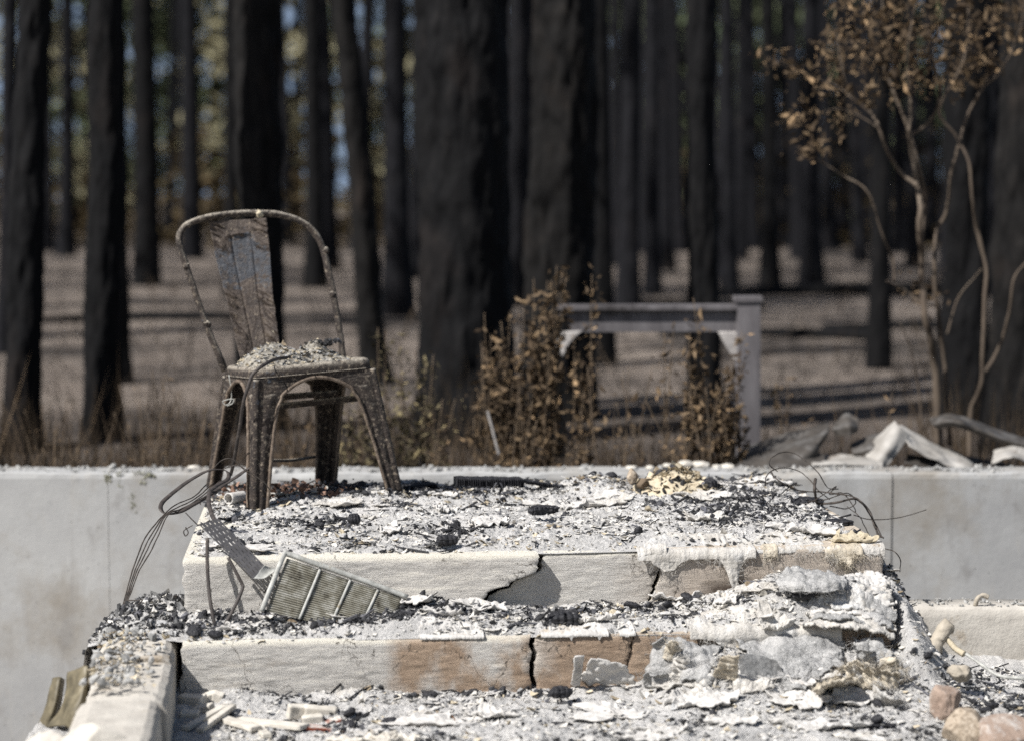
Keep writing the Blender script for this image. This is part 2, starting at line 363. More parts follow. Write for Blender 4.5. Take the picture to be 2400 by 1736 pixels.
def m_bark(name, a, b_, c_):
    b = NB(name)
    pl = b.vor(9, 'F1', 'world', (1, 1, 0.30)); ed = b.vor(9, 'DISTANCE_TO_EDGE', 'world', (1, 1, 0.30))
    n = b.noise(14, 6, 0.7, 'world', (1, 1, 0.5))
    c = b.ramp(n, [(0.3, a), (0.55, b_), (0.78, c_)])
    c = b.mix(b.th(ed, 0.0, 0.15), a, c)
    c = b.mix(b.math('MULTIPLY', b.th(b.noise(2.6, 4, 0.6, 'world', (1, 1, 0.6)), 0.58, 0.70), 0.4), c, (c_[0] * 1.35, c_[1] * 1.15, c_[2] * 1.05))
    b.bump([(ed, 1.0, 0.03), (n, 0.8, 0.015)])
    return b.done(c, 0.85, 0.2)
MT['bark_black'] = m_bark('charred_bark', (0.0018, 0.0018, 0.0024), (0.004, 0.0038, 0.0043), (0.014, 0.012, 0.0112))
MT['bark_brown'] = m_bark('scorched_brown_bark', (0.0032, 0.0029, 0.003), (0.0085, 0.0077, 0.0074), (0.023, 0.0195, 0.017))
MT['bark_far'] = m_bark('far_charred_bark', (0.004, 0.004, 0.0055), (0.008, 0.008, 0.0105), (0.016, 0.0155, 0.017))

# weathered ash surface (for the landing, tread and ground blankets)
def m_ash(name, warm=0.0):
    b = NB(name)
    n1 = b.noise(9, 7, 0.7); n2 = b.noise(55, 6, 0.75); n4 = b.noise(230, 4, 0.7)
    c = b.ramp(n1, [(0.30, (0.36, 0.35, 0.338)), (0.45, (0.48, 0.47, 0.455)), (0.60, (0.60, 0.585, 0.565)), (0.8, (0.56 + warm, 0.52 + warm * .7, 0.46))])
    c = b.mix(b.th(n2, 0.60, 0.72), c, (0.36, 0.35, 0.34))
    c = b.mix(b.th(b.noise(34, 6, 0.75), 0.66, 0.71), c, (0.05, 0.05, 0.052))
    c = b.mix(b.th(b.noise(26, 5, 0.7), 0.60, 0.72), c, (0.68, 0.665, 0.64))
    c = b.mix(b.th(n4, 0.64, 0.72), c, (0.22, 0.215, 0.21))
    b.bump([(n2, 0.9, 0.014), (n4, 0.7, 0.003)])
    return b.done(c, 0.97, 0.08)
MT['ash'] = m_ash('ash_blanket'); MT['ash_warm'] = m_ash('warm_ash_blanket', 0.05)

# broomed concrete of the steps, with scorch stains
def m_concrete_step():
    b = NB('scorched_step_concrete')
    br = b.noise(45, 6, 0.8, 'world', (1, 1, 7)); fine = b.noise(210, 4, 0.7, 'world', (1, 1, 2)); big = b.noise(3.2, 5, 0.6)
    x = b.xyz('world')
    c = b.ramp(big, [(0.3, (0.50, 0.475, 0.44)), (0.5, (0.60, 0.575, 0.535)), (0.7, (0.66, 0.635, 0.59))])
    c = b.mix(b.th(b.noise(12, 6, 0.7, 'world', (1, 1, 3)), 0.58, 0.78), c, (0.40, 0.36, 0.31))
    # creamy noses
    up = b.th(b.xyz('normal')[2], 0.05, 0.6)
    c = b.mix(b.math('MULTIPLY', up, 0.7), c, (0.68, 0.64, 0.54))
    # brown scorch on the lower riser (x from about -0.27 rightwards, z below 0.2)
    wob = b.math('ADD', x[0], b.math('MULTIPLY', b.math('SUBTRACT', b.noise(7, 5, 0.7), 0.5), 0.14))
    low = b.math('SUBTRACT', 1.0, b.th(x[2], 0.19, 0.215))
    sx = b.th(b.math('MULTIPLY', b.math('ADD', wob, 1.0), 0.5), 0.345, 0.375)       # wob -0.31 .. -0.25
    gap = b.th(b.noise(4.5, 5, 0.6, 'world', (1.4, 1, 0.8)), 0.36, 0.50)
    right = b.th(b.math('MULTIPLY', b.math('ADD', wob, 1.0), 0.5), 0.50, 0.56)
    st = b.math('MULTIPLY', b.math('MULTIPLY', low, sx), b.math('MAXIMUM', gap, right))
    c = b.mix(b.math('MULTIPLY', st, 0.92), c, b.ramp(b.noise(16, 6, 0.7), [(0.3, (0.28, 0.19, 0.125)), (0.7, (0.44, 0.325, 0.23))]))
    # tan scorch on the right of the upper riser
    hi = b.th(x[2], 0.20, 0.22)
    sx2 = b.th(b.math('MULTIPLY', b.math('ADD', wob, 1.0), 0.5), 0.62, 0.72)
    c = b.mix(b.math('MULTIPLY', b.math('MULTIPLY', hi, sx2), 0.6), c, (0.42, 0.33, 0.25))
    # soot
    soot = b.th(b.noise(5, 5, 0.65), 0.62, 0.74)
    c = b.mix(b.math('MULTIPLY', soot, 0.45), c, (0.16, 0.14, 0.125))
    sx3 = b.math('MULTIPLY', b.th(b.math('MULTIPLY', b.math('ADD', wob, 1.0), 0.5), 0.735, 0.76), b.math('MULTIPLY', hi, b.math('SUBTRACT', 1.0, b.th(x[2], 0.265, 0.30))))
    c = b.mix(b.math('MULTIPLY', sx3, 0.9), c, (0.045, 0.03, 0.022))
    c = b.mix(b.th(fine, 0.66, 0.72), c, (0.22, 0.20, 0.18))
    # hairline cracks
    v = b.n('ShaderNodeTexVoronoi'); v.feature = 'DISTANCE_TO_EDGE'; v.inputs['Scale'].default_value = 4.3
    nz = b.n('ShaderNodeTexNoise'); nz.inputs['Scale'].default_value = 16; nz.inputs['Detail'].default_value = 5
    mp = b.vec('world', (1, 0.6, 1)); b.l(mp, nz.inputs['Vector'])
    add = b.n('ShaderNodeVectorMath'); add.operation = 'MULTIPLY_ADD'; b.l(nz.outputs['Color'], add.inputs[0]); add.inputs[1].default_value = (0.18, 0.18, 0.18); b.l(mp, add.inputs[2])
    b.l(add.outputs[0], v.inputs['Vector'])
    crack = b.math('MULTIPLY', b.math('SUBTRACT', 1.0, b.th(v.outputs[0], 0.002, 0.008)), b.th(b.noise(2.6, 3, 0.5), 0.47, 0.53))
    c = b.mix(crack, c, (0.07, 0.06, 0.05))
    b.bump([(br, 1.0, 0.006), (fine, 0.6, 0.0025)])
    return b.done(c, 0.93, 0.15)
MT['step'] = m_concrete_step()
def m_wall():
    b = NB('foundation_concrete')
    c = b.ramp(b.noise(1.6, 6, 0.65), [(0.3, (0.28, 0.28, 0.28)), (0.5, (0.35, 0.35, 0.345)), (0.7, (0.41, 0.41, 0.40))])
    c = b.mix(b.th(b.noise(3.5, 6, 0.7, 'world', (1, 1, 0.5)), 0.55, 0.75), c, (0.30, 0.285, 0.265))
    c = b.mix(b.th(b.noise(8, 5, 0.7, 'world', (2, 1, 0.3)), 0.58, 0.72), c, (0.37, 0.36, 0.34))
    c = b.mix(b.math('MULTIPLY', b.th(b.noise(2.0, 6, 0.65), 0.50, 0.64), 0.8), c, (0.25, 0.225, 0.19))
    c = b.mix(b.math('MULTIPLY', b.th(b.noise(5.0, 5, 0.65, 'world', (1, 1, 0.7)), 0.56, 0.66), 0.5), c, (0.20, 0.19, 0.18))
    c = b.mix(b.th(b.noise(70, 3, 0.6), 0.70, 0.78), c, (0.2, 0.2, 0.2))
    c = b.mix(b.math('MULTIPLY', b.th(b.noise(9, 5, 0.7, 'world', (1, 1, 0.12)), 0.56, 0.70), 0.5), c, (0.22, 0.21, 0.20))
    c = b.mix(b.math('MULTIPLY', b.math('SUBTRACT', 1.0, b.th(b.vor(38, 'F1'), 0.06, 0.11)), b.th(b.noise(6, 3, 0.5), 0.45, 0.55)), c, (0.10, 0.10, 0.10))
    b.bump([(b.noise(40, 5, 0.6), 0.3, 0.004), (b.noise(3, 3, 0.5), 0.3, 0.02)])
    return b.done(c, 0.9, 0.2)
MT['wall'] = m_wall()
MT['curb'] = m_simple('pale_curb_concrete', [(0.25, (0.34, 0.315, 0.28)), (0.6, (0.50, 0.47, 0.42))], 12, 0.95, ((40, 0.6, 0.006), (200, 0.5, 0.002)), 0.1, spots=[((0.30, 0.24, 0.17), 7, 0.6, 0.72), ((0.16, 0.15, 0.14), 60, 0.70, 0.76)])
def m_forest():
    b = NB('burnt_forest_floor')
    c = b.ramp(b.noise(0.9, 7, 0.7), [(0.3, (0.11, 0.092, 0.08)), (0.5, (0.235, 0.197, 0.168)), (0.7, (0.34, 0.288, 0.243))])
    c = b.mix(b.th(b.noise(0.35, 6, 0.75), 0.47, 0.62), c, (0.06, 0.053, 0.049))
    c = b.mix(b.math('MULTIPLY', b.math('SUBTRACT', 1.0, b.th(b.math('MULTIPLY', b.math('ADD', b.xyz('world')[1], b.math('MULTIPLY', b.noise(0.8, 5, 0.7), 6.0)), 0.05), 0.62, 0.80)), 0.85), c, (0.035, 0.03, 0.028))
    c = b.mix(b.th(b.noise(7, 6, 0.7), 0.52, 0.66), c, (0.05, 0.042, 0.037))
    b.bump([(b.noise(5, 6, 0.7), 1.0, 0.12), (b.noise(22, 5, 0.7), 0.8, 0.03)])
    return b.done(c, 0.95, 0.1)
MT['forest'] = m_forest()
MT['dirt'] = m_simple('ashen_ground', [(0.3, (0.26, 0.24, 0.22)), (0.7, (0.46, 0.43, 0.39))], 2, 0.95, ((30, 0.6, 0.02),))
MT['hill'] = m_simple('hillside_painted_haze', [(0.3, (0.10, 0.14, 0.20)), (0.7, (0.17, 0.22, 0.30))], 0.02, 1.0, None, 0.0)  # blue haze of distance is painted into the hillside's own colour

# splat of the chair: rust crust, bare bluish steel patch, pale blister
def m_splat():
    b = NB('chair_splat_steel')
    u = b.xyz('uv')
    n = b.noise(30, 6, 0.7); wob = b.math('MULTIPLY', b.math('SUBTRACT', b.noise(26, 5, 0.7), 0.5), 0.55)
    c = b.ramp(n, [(0.28, (0.020, 0.014, 0.012)), (0.5, (0.050, 0.036, 0.028)), (0.74, (0.12, 0.094, 0.072))])
    c = b.mix(b.th(b.noise(110, 4, 0.7), 0.58, 0.72), c, (0.23, 0.19, 0.14))
    v = b.math('ADD', u[1], wob)
    band = b.math('MULTIPLY', b.th(v, 0.50, 0.53), b.math('SUBTRACT', 1.0, b.th(v, 0.71, 0.74)))
    uc = b.math('ADD', u[0], wob)
    mid = b.math('MULTIPLY', b.math('MULTIPLY', b.th(uc, 0.30, 0.33), b.math('SUBTRACT', 1.0, b.th(uc, 0.74, 0.77))), b.math('MULTIPLY', b.th(v, 0.55, 0.58), b.math('SUBTRACT', 1.0, b.th(v, 0.86, 0.88))))
    steel = b.ramp(b.noise(60, 5, 0.7), [(0.35, (0.024, 0.027, 0.034)), (0.6, (0.055, 0.060, 0.071)), (0.78, (0.16, 0.155, 0.145))])
    c = b.mix(b.math('MULTIPLY', b.math('MAXIMUM', band, mid), b.th(b.noise(48, 5, 0.75), 0.34, 0.50)), c, steel)
    c = b.mix(b.math('MULTIPLY', b.th(b.noise(24, 4, 0.6), 0.66, 0.70), b.math('SUBTRACT', 1.0, b.th(u[1], 0.25, 0.35))), c, (0.55, 0.50, 0.38))
    b.bump([(n, 0.8, 0.006), (b.noise(160, 5, 0.7), 0.9, 0.004)])
    return b.done(c, 0.62, 0.45)
MT['splat'] = m_splat()

# ------------------------------------------------------------------ the frame of the steps (s along the noses, t backwards)
NL = at(428, 1312, 5.0); NR = at(2069, 1275, 5.15)
e1 = np.array([NR[0] - NL[0], NR[1] - NL[1], 0]); LEN = np.linalg.norm(e1); e1 /= LEN
e2 = np.array([-e1[1], e1[0], 0])
def ztop_u(s): return NL[2] + (NR[2] - NL[2]) * np.asarray(s) / LEN
def ST(s, t, z): return np.stack(np.broadcast_arrays(NL[0] + e1[0] * s + e2[0] * t, NL[1] + e1[1] * s + e2[1] * t, np.asarray(z) + 0 * s), -1)
def st_of(p):
    d = np.asarray(p)[..., :2] - NL[:2]; return d @ e1[:2], d @ e2[:2]
def ray_t(px, py, t):
    """where the view line meets the upright plane at offset t of the steps -> (s, z)"""
    d = raydir(px, py); p0 = NL[:2] + e2[:2] * t
    k = np.dot(p0 - C0[:2], e2[:2]) / np.dot(d[:2], e2[:2]); P = C0 + d * k
    return np.dot(P[:2] - NL[:2], e1[:2]), P[2]
TL = -0.215                                         # lower nose line
ZT = 0.200                                          # lower tread
ZG = 0.050                                          # ashen ground in front

def terr(n, k): 
    q = n * k; f = np.floor(q); return (f + sstep(q - f, 0.0, 0.18)) / k
def h_land(s, t):
    s = np.asarray(s, float); t = np.asarray(t, float)
    edge = sstep(t, -0.01, 0.10) * sstep(s, -0.01, 0.06) * sstep(LEN - s, -0.01, 0.06)
    h = -0.006 + edge * (0.014 + 0.012 * fbm(s * 5, t * 5, 4, 3) + 0.016 * terr(fbm(s * 6, t * 6, 4, 44), 3.5) + 0.012 * terr(fbm(s * 17, t * 17, 3, 46), 2.5) + 0.005 * np.abs(fbm(s * 60, t * 60, 3, 5)))
    h = h + 0.020 * np.exp(-(((s - 0.50) / 0.22) ** 2 + ((t - 0.85) / 0.16) ** 2))
    h = h + 0.045 * np.exp(-(((s - 1.13) / 0.10) ** 2 + ((t - 0.90) / 0.10) ** 2))
    h = h + 0.020 * np.exp(-(((s - 1.50) / 0.14) ** 2 + ((t - 0.60) / 0.18) ** 2))
    h = h + 0.012 * np.exp(-(((s - 0.85) / 0.25) ** 2 + ((t - 0.88) / 0.10) ** 2))
    return ztop_u(s) + h
def h_tread(s, t):
    s = np.asarray(s, float); t = np.asarray(t, float)
    edge = sstep(t - TL, -0.005, 0.05)
    h = -0.006 + edge * (0.016 + 0.010 * fbm(s * 6, t * 6, 4, 13) + 0.012 * terr(fbm(s * 9, t * 14, 4, 48), 3) + 0.008 * terr(fbm(s * 22, t * 26, 3, 49), 2) + 0.004 * np.abs(fbm(s * 60, t * 60, 3, 15)))
    h = h + edge * 0.016 * np.exp(-((t + 0.02) / 0.08) ** 2)
    h = h + edge * 0.022 * np.exp(-((s - 0.62) / 0.16) ** 2)
    h = h + edge * (0.062 + 0.02 * fbm(s * 8, t * 8, 3, 19)) * sstep(s, 1.18, 1.5)
    return ZT + h
def h_ground(x, y):
    x = np.asarray(x, float); y = np.asarray(y, float)
    P = np.stack([x, y], -1); s, t = st_of(P)
    h = 0.012 * fbm(x * 4, y * 4, 4, 23) + 0.014 * terr(fbm(x * 6, y * 9, 4, 24), 3) + 0.010 * terr(fbm(x * 17, y * 22, 3, 25), 2) + 0.005 * np.abs(fbm(x * 60, y * 60, 3, 8))
    d = TL - t
    h = h + 0.028 * np.exp(-(np.maximum(d, 0) / 0.09) ** 2) * (0.6 + 0.6 * fbm(s * 5, 3.1, 3, 2))
    h = h + (0.085 + 0.03 * fbm(s * 6, t * 6, 3, 27)) * sstep(s, 1.05, 1.25) * np.exp(-(np.maximum(d, 0) / 0.16) ** 2) * (1 - sstep(s, LEN, LEN + 0.12))
    h = h - 0.10 * sstep(x, 1.0, 1.22) * sstep(y, 4.72, 5.35)
    # heap sliding off the right end of the steps
    dr = np.maximum(s - LEN, 0)
    ww = sstep(s, LEN - 0.03, LEN + 0.02)
    h = h + ww * ((0.11 + 0.05 * fbm(x * 11, y * 11, 4, 29)) * np.exp(-(dr / 0.14) ** 2) * sstep(t, TL - 0.14, TL + 0.08) + (0.05 + 0.05 * fbm(x * 14, y * 14, 4, 33)) * np.exp(-(dr / 0.09) ** 2) * sstep(t, -0.12, 0.10)) * (1 - sstep(t, 0.6, 1.0))
    # crumbled edge on the left where the ground falls away behind the curb
    h = h - 0.75 * sstep(-1.06 - x, 0, 0.08) - 0.75 * sstep(y - 5.28, 0, 0.1) * sstep(-0.86 - x, 0, 0.05)
    h = h - 0.75 * sstep(y - 5.70, 0, 0.12)
    return ZG + h

def hit(px, py, y0=4.1, y1=5.4):
    """first point of the ashen ground along the view line"""
    d = raydir(px, py); Y = np.arange(y0, y1, 0.004); X = d[0] / d[1] * Y; Z = CAMZ + d[2] / d[1] * Y
    k = np.argmax(Z <= h_ground(X, Y)); return np.array([X[k], Y[k], Z[k]])
# ------------------------------------------------------------------ setting: grounds, hills
def terrain(name, xs, ys, hf, m, **kw):
    X, Y = np.meshgrid(xs, ys); V = np.stack([X, Y, hf(X, Y)], -1)
    return mesh(name, V, grid_faces(len(xs), len(ys)), m, origin=(0, 0, 0), **kw)
terrain('ground', np.linspace(-900, 900, 40), np.linspace(-300, 900, 30), lambda x, y: -0.72 + 0 * x, MT['dirt'], kind='structure', label='low ashen ground beyond the foundation')
def h_forest(x, y):
    return 0.03 * fbm(x * 0.6, y * 0.6, 4, 31) * sstep(y, 7, 9) + 0.10 * fbm(x * 0.12, y * 0.12, 3, 35) * sstep(y, 11, 20) - 0.02 - 0.5 * sstep(y, 60, 160)
ysf = np.concatenate([np.linspace(7.2, 24, 90), np.linspace(24.5, 60, 60), np.linspace(62, 425, 50)])
xsf = np.sinh(np.linspace(-4.6, 4.6, 161)) * 5.0
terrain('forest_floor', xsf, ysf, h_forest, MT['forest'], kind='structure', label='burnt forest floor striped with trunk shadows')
def h_hill(x, y):
    return -4 + 85 * sstep(y, 420, 760) * (0.85 + 0.25 * fbm(x * 0.004, y * 0.004, 3, 41))
terrain('hills', np.linspace(-1200, 1200, 90), np.linspace(400, 900, 30), h_hill, MT['hill'], kind='structure', label='wooded hillside beyond the forest, blue haze painted into its colour')
terrain('ash_covered_ground', np.concatenate([np.linspace(-1.2, 1.6, 760), np.linspace(1.62, 2.9, 60)]), np.concatenate([np.linspace(3.6, 4.3, 60), np.linspace(4.303, 5.5, 360), np.linspace(5.52, 6.9, 60)]), h_ground, MT['ash_warm'], kind='structure', label='ash strewn ground in front of the steps')

# ------------------------------------------------------------------ foundation wall behind
WY = 7.0; WZ = at(1200, 1107, WY)[2]
fw = thing('foundation_wall', (0, WY + 0.1, -0.7), 'long grey concrete foundation wall behind the steps, its top edge chipped', 'wall')
seams = [-6.0, at(254, 1200, WY)[0], at(2090, 1200, WY)[0], 6.0]
for k in range(3):
    x0, x1 = seams[k] + 0.0012, seams[k + 1] - 0.0012
    nx = 260; prof = []
    zs = np.concatenate([np.linspace(-0.72, WZ - 0.02, 14)])
    rows = []
    xs = np.linspace(x0, x1, nx)
    jag = 0.010 * fbm(xs * 7, 2.0, 5, 51)
    yo = -0.004 if k == 1 else 0.0
    for z in zs: rows.append(np.stack([xs, np.full(nx, WY + yo), np.full(nx, z)], -1))
    rows.append(np.stack([xs, WY + yo + 0.002 + np.abs(jag), WZ - 0.006 + jag], -1))
    rows.append(np.stack([xs, np.full(nx, WY + 0.012), WZ + jag * 0.6], -1))
    rows.append(np.stack([xs, np.full(nx, WY + 0.14), WZ + jag * 0.6], -1))
    rows.append(np.stack([xs, np.full(nx, WY + 0.15), np.full(nx, -0.72)], -1))
    V = np.array(rows); Fc = grid_faces(nx, len(rows)).tolist(); R = len(rows)
    Fc.append([r * nx for r in range(R)]); Fc.append([r * nx + nx - 1 for r in range(R)][::-1])
    mesh('panel', V, Fc, MT['wall'], parent=fw, smooth=False)

nq = 900; gq = np.stack([np.random.default_rng(5).uniform(-2.4, 2.4, nq), np.random.default_rng(6).uniform(WY + 0.015, WY + 0.13, nq), np.full(nq, WZ + 0.003)], -1)
# right low curb wall with gravel on top
cl = thing('low_curb_wall', tuple(at(2270, 1500, 5.6)), 'low pale concrete curb wall with pebbles on top, right of the steps', 'wall')
za = at(2140, 1424, 5.6)[2]
xs = np.linspace(at(2080, 1424, 5.6)[0], 2.4, 90); rows = []
for z, dy in ((-0.1, 0), (0.02, 0), (0.05, 0.0), (za - 0.03, 0.0), (za - 0.008, 0.002), (za, 0.012), (za, 0.12), (-0.1, 0.13)):
    r = np.stack([xs, 5.6 + 0.08 * (xs - 1) * 0 + dy + 0 * xs, np.full(len(xs), z)], -1)
    r[:, 1] += 0.006 * fbm(xs * 9, z * 30, 3, 4); r[:, 2] += 0.004 * fbm(xs * 12, z * 9 + 5, 3, 6) * (z > 0.05); rows.append(r)
V = np.array(rows); Fc = grid_faces(len(xs), len(rows)).tolist(); Fc.append([r * len(xs) for r in range(len(rows))])
mesh('wall_body', V, Fc, MT['curb'], parent=cl)

# left curb running towards the camera
lc = thing('left_curb', (-0.76, 4.4, 0.0), 'pale broken concrete curb at lower left running towards the viewer', 'curb')
A0 = np.array([-0.815, 4.95]); A1 = np.array([-0.69, 3.85])
def curb_pt(v, w, z):
    p = A0 + (A1 - A0) * v; d = (A1 - A0) / np.linalg.norm(A1 - A0); nrm = np.array([-d[1], d[0]])   # nrm points to +x side?
    nrm = nrm if nrm[0] > 0 else -nrm
    return np.array([p[0] + nrm[0] * w, p[1] + nrm[1] * w, z])
vs = np.linspace(0, 1, 120)
for seg, (v0, v1, dz, tw) in enumerate(((0.0, 0.27, 0.0, 0.0), (0.275, 0.60, -0.008, 0.006), (0.605, 1.0, -0.004, -0.004))):
    rows = []; vv = np.linspace(v0, v1, 44)
    for w, z in ((0.012, -0.05), (0.012, 0.10), (0.010, 0.17), (0.002, 0.185), (-0.012, 0.192), (-0.05, 0.194), (-0.09, 0.193), (-0.13, 0.192), (-0.155, 0.186), (-0.165, 0.17), (-0.166, -0.6)):
        r = np.array([curb_pt(v, w + tw, z + dz) for v in vv])
        r[:, 0] += 0.003 * fbm(vv * 40, w * 40 + z * 20, 3, 61); r[:, 2] += 0.003 * fbm(vv * 36, w * 30, 3, 63) * (z > 0.1); rows.append(r)
    V = np.array(rows); Fc = grid_faces(44, len(rows)).tolist()
    Fc.append([r * 44 for r in range(len(rows))]); Fc.append([r * 44 + 43 for r in range(len(rows))][::-1])
    mesh('curb_block', V, Fc, MT['curb'], parent=lc, smooth=False)

# ------------------------------------------------------------------ concrete steps, broken into slabs
steps = thing('concrete_steps', tuple(ST(LEN / 2, 0.0, 0.0)), 'cracked broad concrete steps and landing carrying the chair, half buried in ash', 'steps')
def crack_line(pts, t):
    q = np.array([ray_t(px, py, t) for px, py in pts]); o = np.argsort(q[:, 1]); return q[o]
def slab(name, sl, sr, tf, tb, zt, zb, seed, push=0.0, pushr=None, tilt=0.0):
    """sl, sr: number or crack polyline [(s, z)]"""
    r = 0.016
    prof = [(tb - tf, 0.0)] + [(x, 0.0) for x in np.linspace(min(0.4, tb - tf - 0.01), r + 0.004, 10)]
    prof += [(r - r * math.sin(a), -r + r * math.cos(a)) for a in np.linspace(0, math.pi / 2, 8)]
    prof += [(0.0, z) for z in np.linspace(-r - 0.003, zb - zt, 100)]
    prof = np.array(prof); nr = len(prof)
    nu = max(30, int((np.mean(sr if np.isscalar(sr) else sr[:, 0].mean()) - np.mean(sl if np.isscalar(sl) else sl[:, 0].mean())) / 0.006))
    u = np.linspace(0, 1, nu); rows = []
    for k, (dt, dz) in enumerate(prof):
        z = zt + dz
        slope = 0 if np.isscalar(sr) or dz > -0.01 else abs(np.interp(z + 0.004, sr[:, 1], sr[:, 0]) - np.interp(z - 0.004, sr[:, 1], sr[:, 0])) / 0.008
        wig = 0.006 * fbm(dt * 30 + 3, 1.0, 3, seed) if dz > -0.01 else (0.006 + 0.005 * min(slope, 4)) * fbm(z * 110, 2.0, 4, 72)
        a = sl if np.isscalar(sl) else np.interp(z, sl[:, 1], sl[:, 0]) + wig
        b = sr if np.isscalar(sr) else np.interp(z, sr[:, 1], sr[:, 0]) + wig * 0.8
        s = a + (b - a) * u
        if np.isscalar(sl): s = s + (1 - u) ** 12 * 0.008 * fbm(z * 40, 5.0, 3, seed + 2)
        t = tf + dt + 0.0022 * fbm(s * 30, z * 90, 4, seed + 4) + 0.002 * fbm(s * 4, z * 6, 3, seed + 5) - push * (1 - sstep(dt, 0, 0.3))
        if pushr is not None: t = t - pushr * sstep(u, 0.4, 1.0) * (1 - sstep(dt, 0, 0.3))
        # knocked corners at both ends
        c = np.minimum(s - s[0], s[-1] - s); t = t + 0.003 * np.exp(-c / 0.004) * (dz < 0)
        zz = z + (ztop_u(s) - ztop_u(LEN / 2) if zt > 0.3 else 0) + 0.0025 * fbm(s * 9, dt * 9, 3, seed + 6)
        rows.append(ST(s, t, zz))
    V = np.array(rows).reshape(-1, 3); Fc = grid_faces(nu, nr).tolist()
    for j, rev in ((0, False), (nu - 1, True)):
        cidx = len(V); base = np.array(rows)[:, j].mean(0)
        s_c, _ = st_of(base); V = np.vstack([V, ST(np.array([s_c]), np.array([tb - 0.01]), np.array([zb]))])
        o_ = len(V); V = np.vstack([V, np.array(rows)[:, j]])
        for k in range(nr - 1):
            f = [o_ + k, o_ + k + 1, cidx]; Fc.append(f[::-1] if rev else f)
    return mesh(name, V, Fc, MT['step'], parent=steps)
zu = float(ztop_u(LEN / 2)); ck1 = crack_line([(1262, 1262), (1257, 1285), (1262, 1310), (1250, 1338), (1215, 1350), (1195, 1357), (1188, 1368), (1160, 1374), (1140, 1386), (1132, 1400), (1124, 1412), (1118, 1440), (1112, 1500)], 0.0)
ck1b = crack_line([(1275, 1262), (1271, 1285), (1277, 1305), (1266, 1338), (1232, 1352), (1206, 1362), (1196, 1378), (1170, 1384), (1150, 1394), (1144, 1404), (1136, 1416), (1130, 1440), (1124, 1500)], 0.0)
ck2 = crack_line([(1548, 1262), (1545, 1318), (1541, 1340), (1533, 1370), (1528, 1385), (1522, 1410), (1515, 1480)], 0.0)
ck2b = crack_line([(1550, 1262), (1548, 1318), (1549, 1340), (1541, 1372), (1535, 1388), (1527, 1410), (1520, 1480)], 0.0)
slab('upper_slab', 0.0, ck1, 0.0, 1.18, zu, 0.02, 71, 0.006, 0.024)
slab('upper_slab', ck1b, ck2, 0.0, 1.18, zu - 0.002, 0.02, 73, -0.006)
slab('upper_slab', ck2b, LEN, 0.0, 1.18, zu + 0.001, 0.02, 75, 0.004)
cl1 = crack_line([(1244, 1465), (1247, 1480), (1238, 1500), (1245, 1530), (1240, 1560), (1244, 1600), (1246, 1680)], TL)
cl1b = crack_line([(1262, 1465), (1259, 1480), (1252, 1500), (1258, 1530), (1252, 1560), (1257, 1600), (1258, 1680)], TL)
cl2 = crack_line([(1487, 1465), (1484, 1490), (1478, 1515), (1472, 1545), (1462, 1580), (1458, 1680)], TL)
cl2b = crack_line([(1488, 1465), (1487, 1490), (1483, 1515), (1475, 1545), (1464, 1580), (1460, 1680)], TL)
s0 = ray_t(424, 1508, TL)[0]; s1 = ray_t(2090, 1476, TL)[0]
slab('lower_slab', s0, cl1, TL, 0.10, ZT, -0.05, 81, 0.004)
slab('lower_slab', cl1b, cl2, TL, 0.10, ZT, -0.05, 83, 0.0)
slab('lower_slab', cl2b, s1, TL, 0.10, ZT + 0.001, -0.05, 85, -0.002)

# ash blankets lying on the landing and the tread
def blanket(name, hf, s0_, s1_, t0_, t1_, ns, nt, m, label):
    S, T = np.meshgrid(np.linspace(s0_, s1_, ns), np.linspace(t0_, t1_, nt))
    V = ST(S, T, hf(S, T))
    return mesh(name, V, grid_faces(ns, nt), m, kind='stuff', label=label, category='ash')
blanket('ash_layer', h_land, 0.004, LEN - 0.004, 0.006, 1.17, 520, 350, MT['ash'], 'crusted white and grey ash layer covering the landing under the chair')
blanket('ash_layer', h_tread, s0 + 0.005, s1 - 0.005, TL + 0.004, 0.02, 520, 70, MT['ash'], 'crusted ash layer covering the lower tread of the steps')

# ------------------------------------------------------------------ scattered debris
def rotmats(n, tilt, r):
    yaw = r.uniform(0, 2 * math.pi, n); a = r.normal(0, tilt, n); b = r.normal(0, tilt, n)
    cy, sy = np.cos(yaw), np.sin(yaw); ca, sa = np.cos(a), np.sin(a); cb, sb = np.cos(b), np.sin(b)
    Rz = np.zeros((n, 3, 3)); Rz[:, 0, 0] = cy; Rz[:, 0, 1] = -sy; Rz[:, 1, 0] = sy; Rz[:, 1, 1] = cy; Rz[:, 2, 2] = 1
    Rx = np.zeros((n, 3, 3)); Rx[:, 0, 0] = 1; Rx[:, 1, 1] = ca; Rx[:, 1, 2] = -sa; Rx[:, 2, 1] = sa; Rx[:, 2, 2] = ca
    Ry = np.zeros((n, 3, 3)); Ry[:, 1, 1] = 1; Ry[:, 0, 0] = cb; Ry[:, 0, 2] = sb; Ry[:, 2, 0] = -sb; Ry[:, 2, 2] = cb
    return Rx @ Ry @ Rz
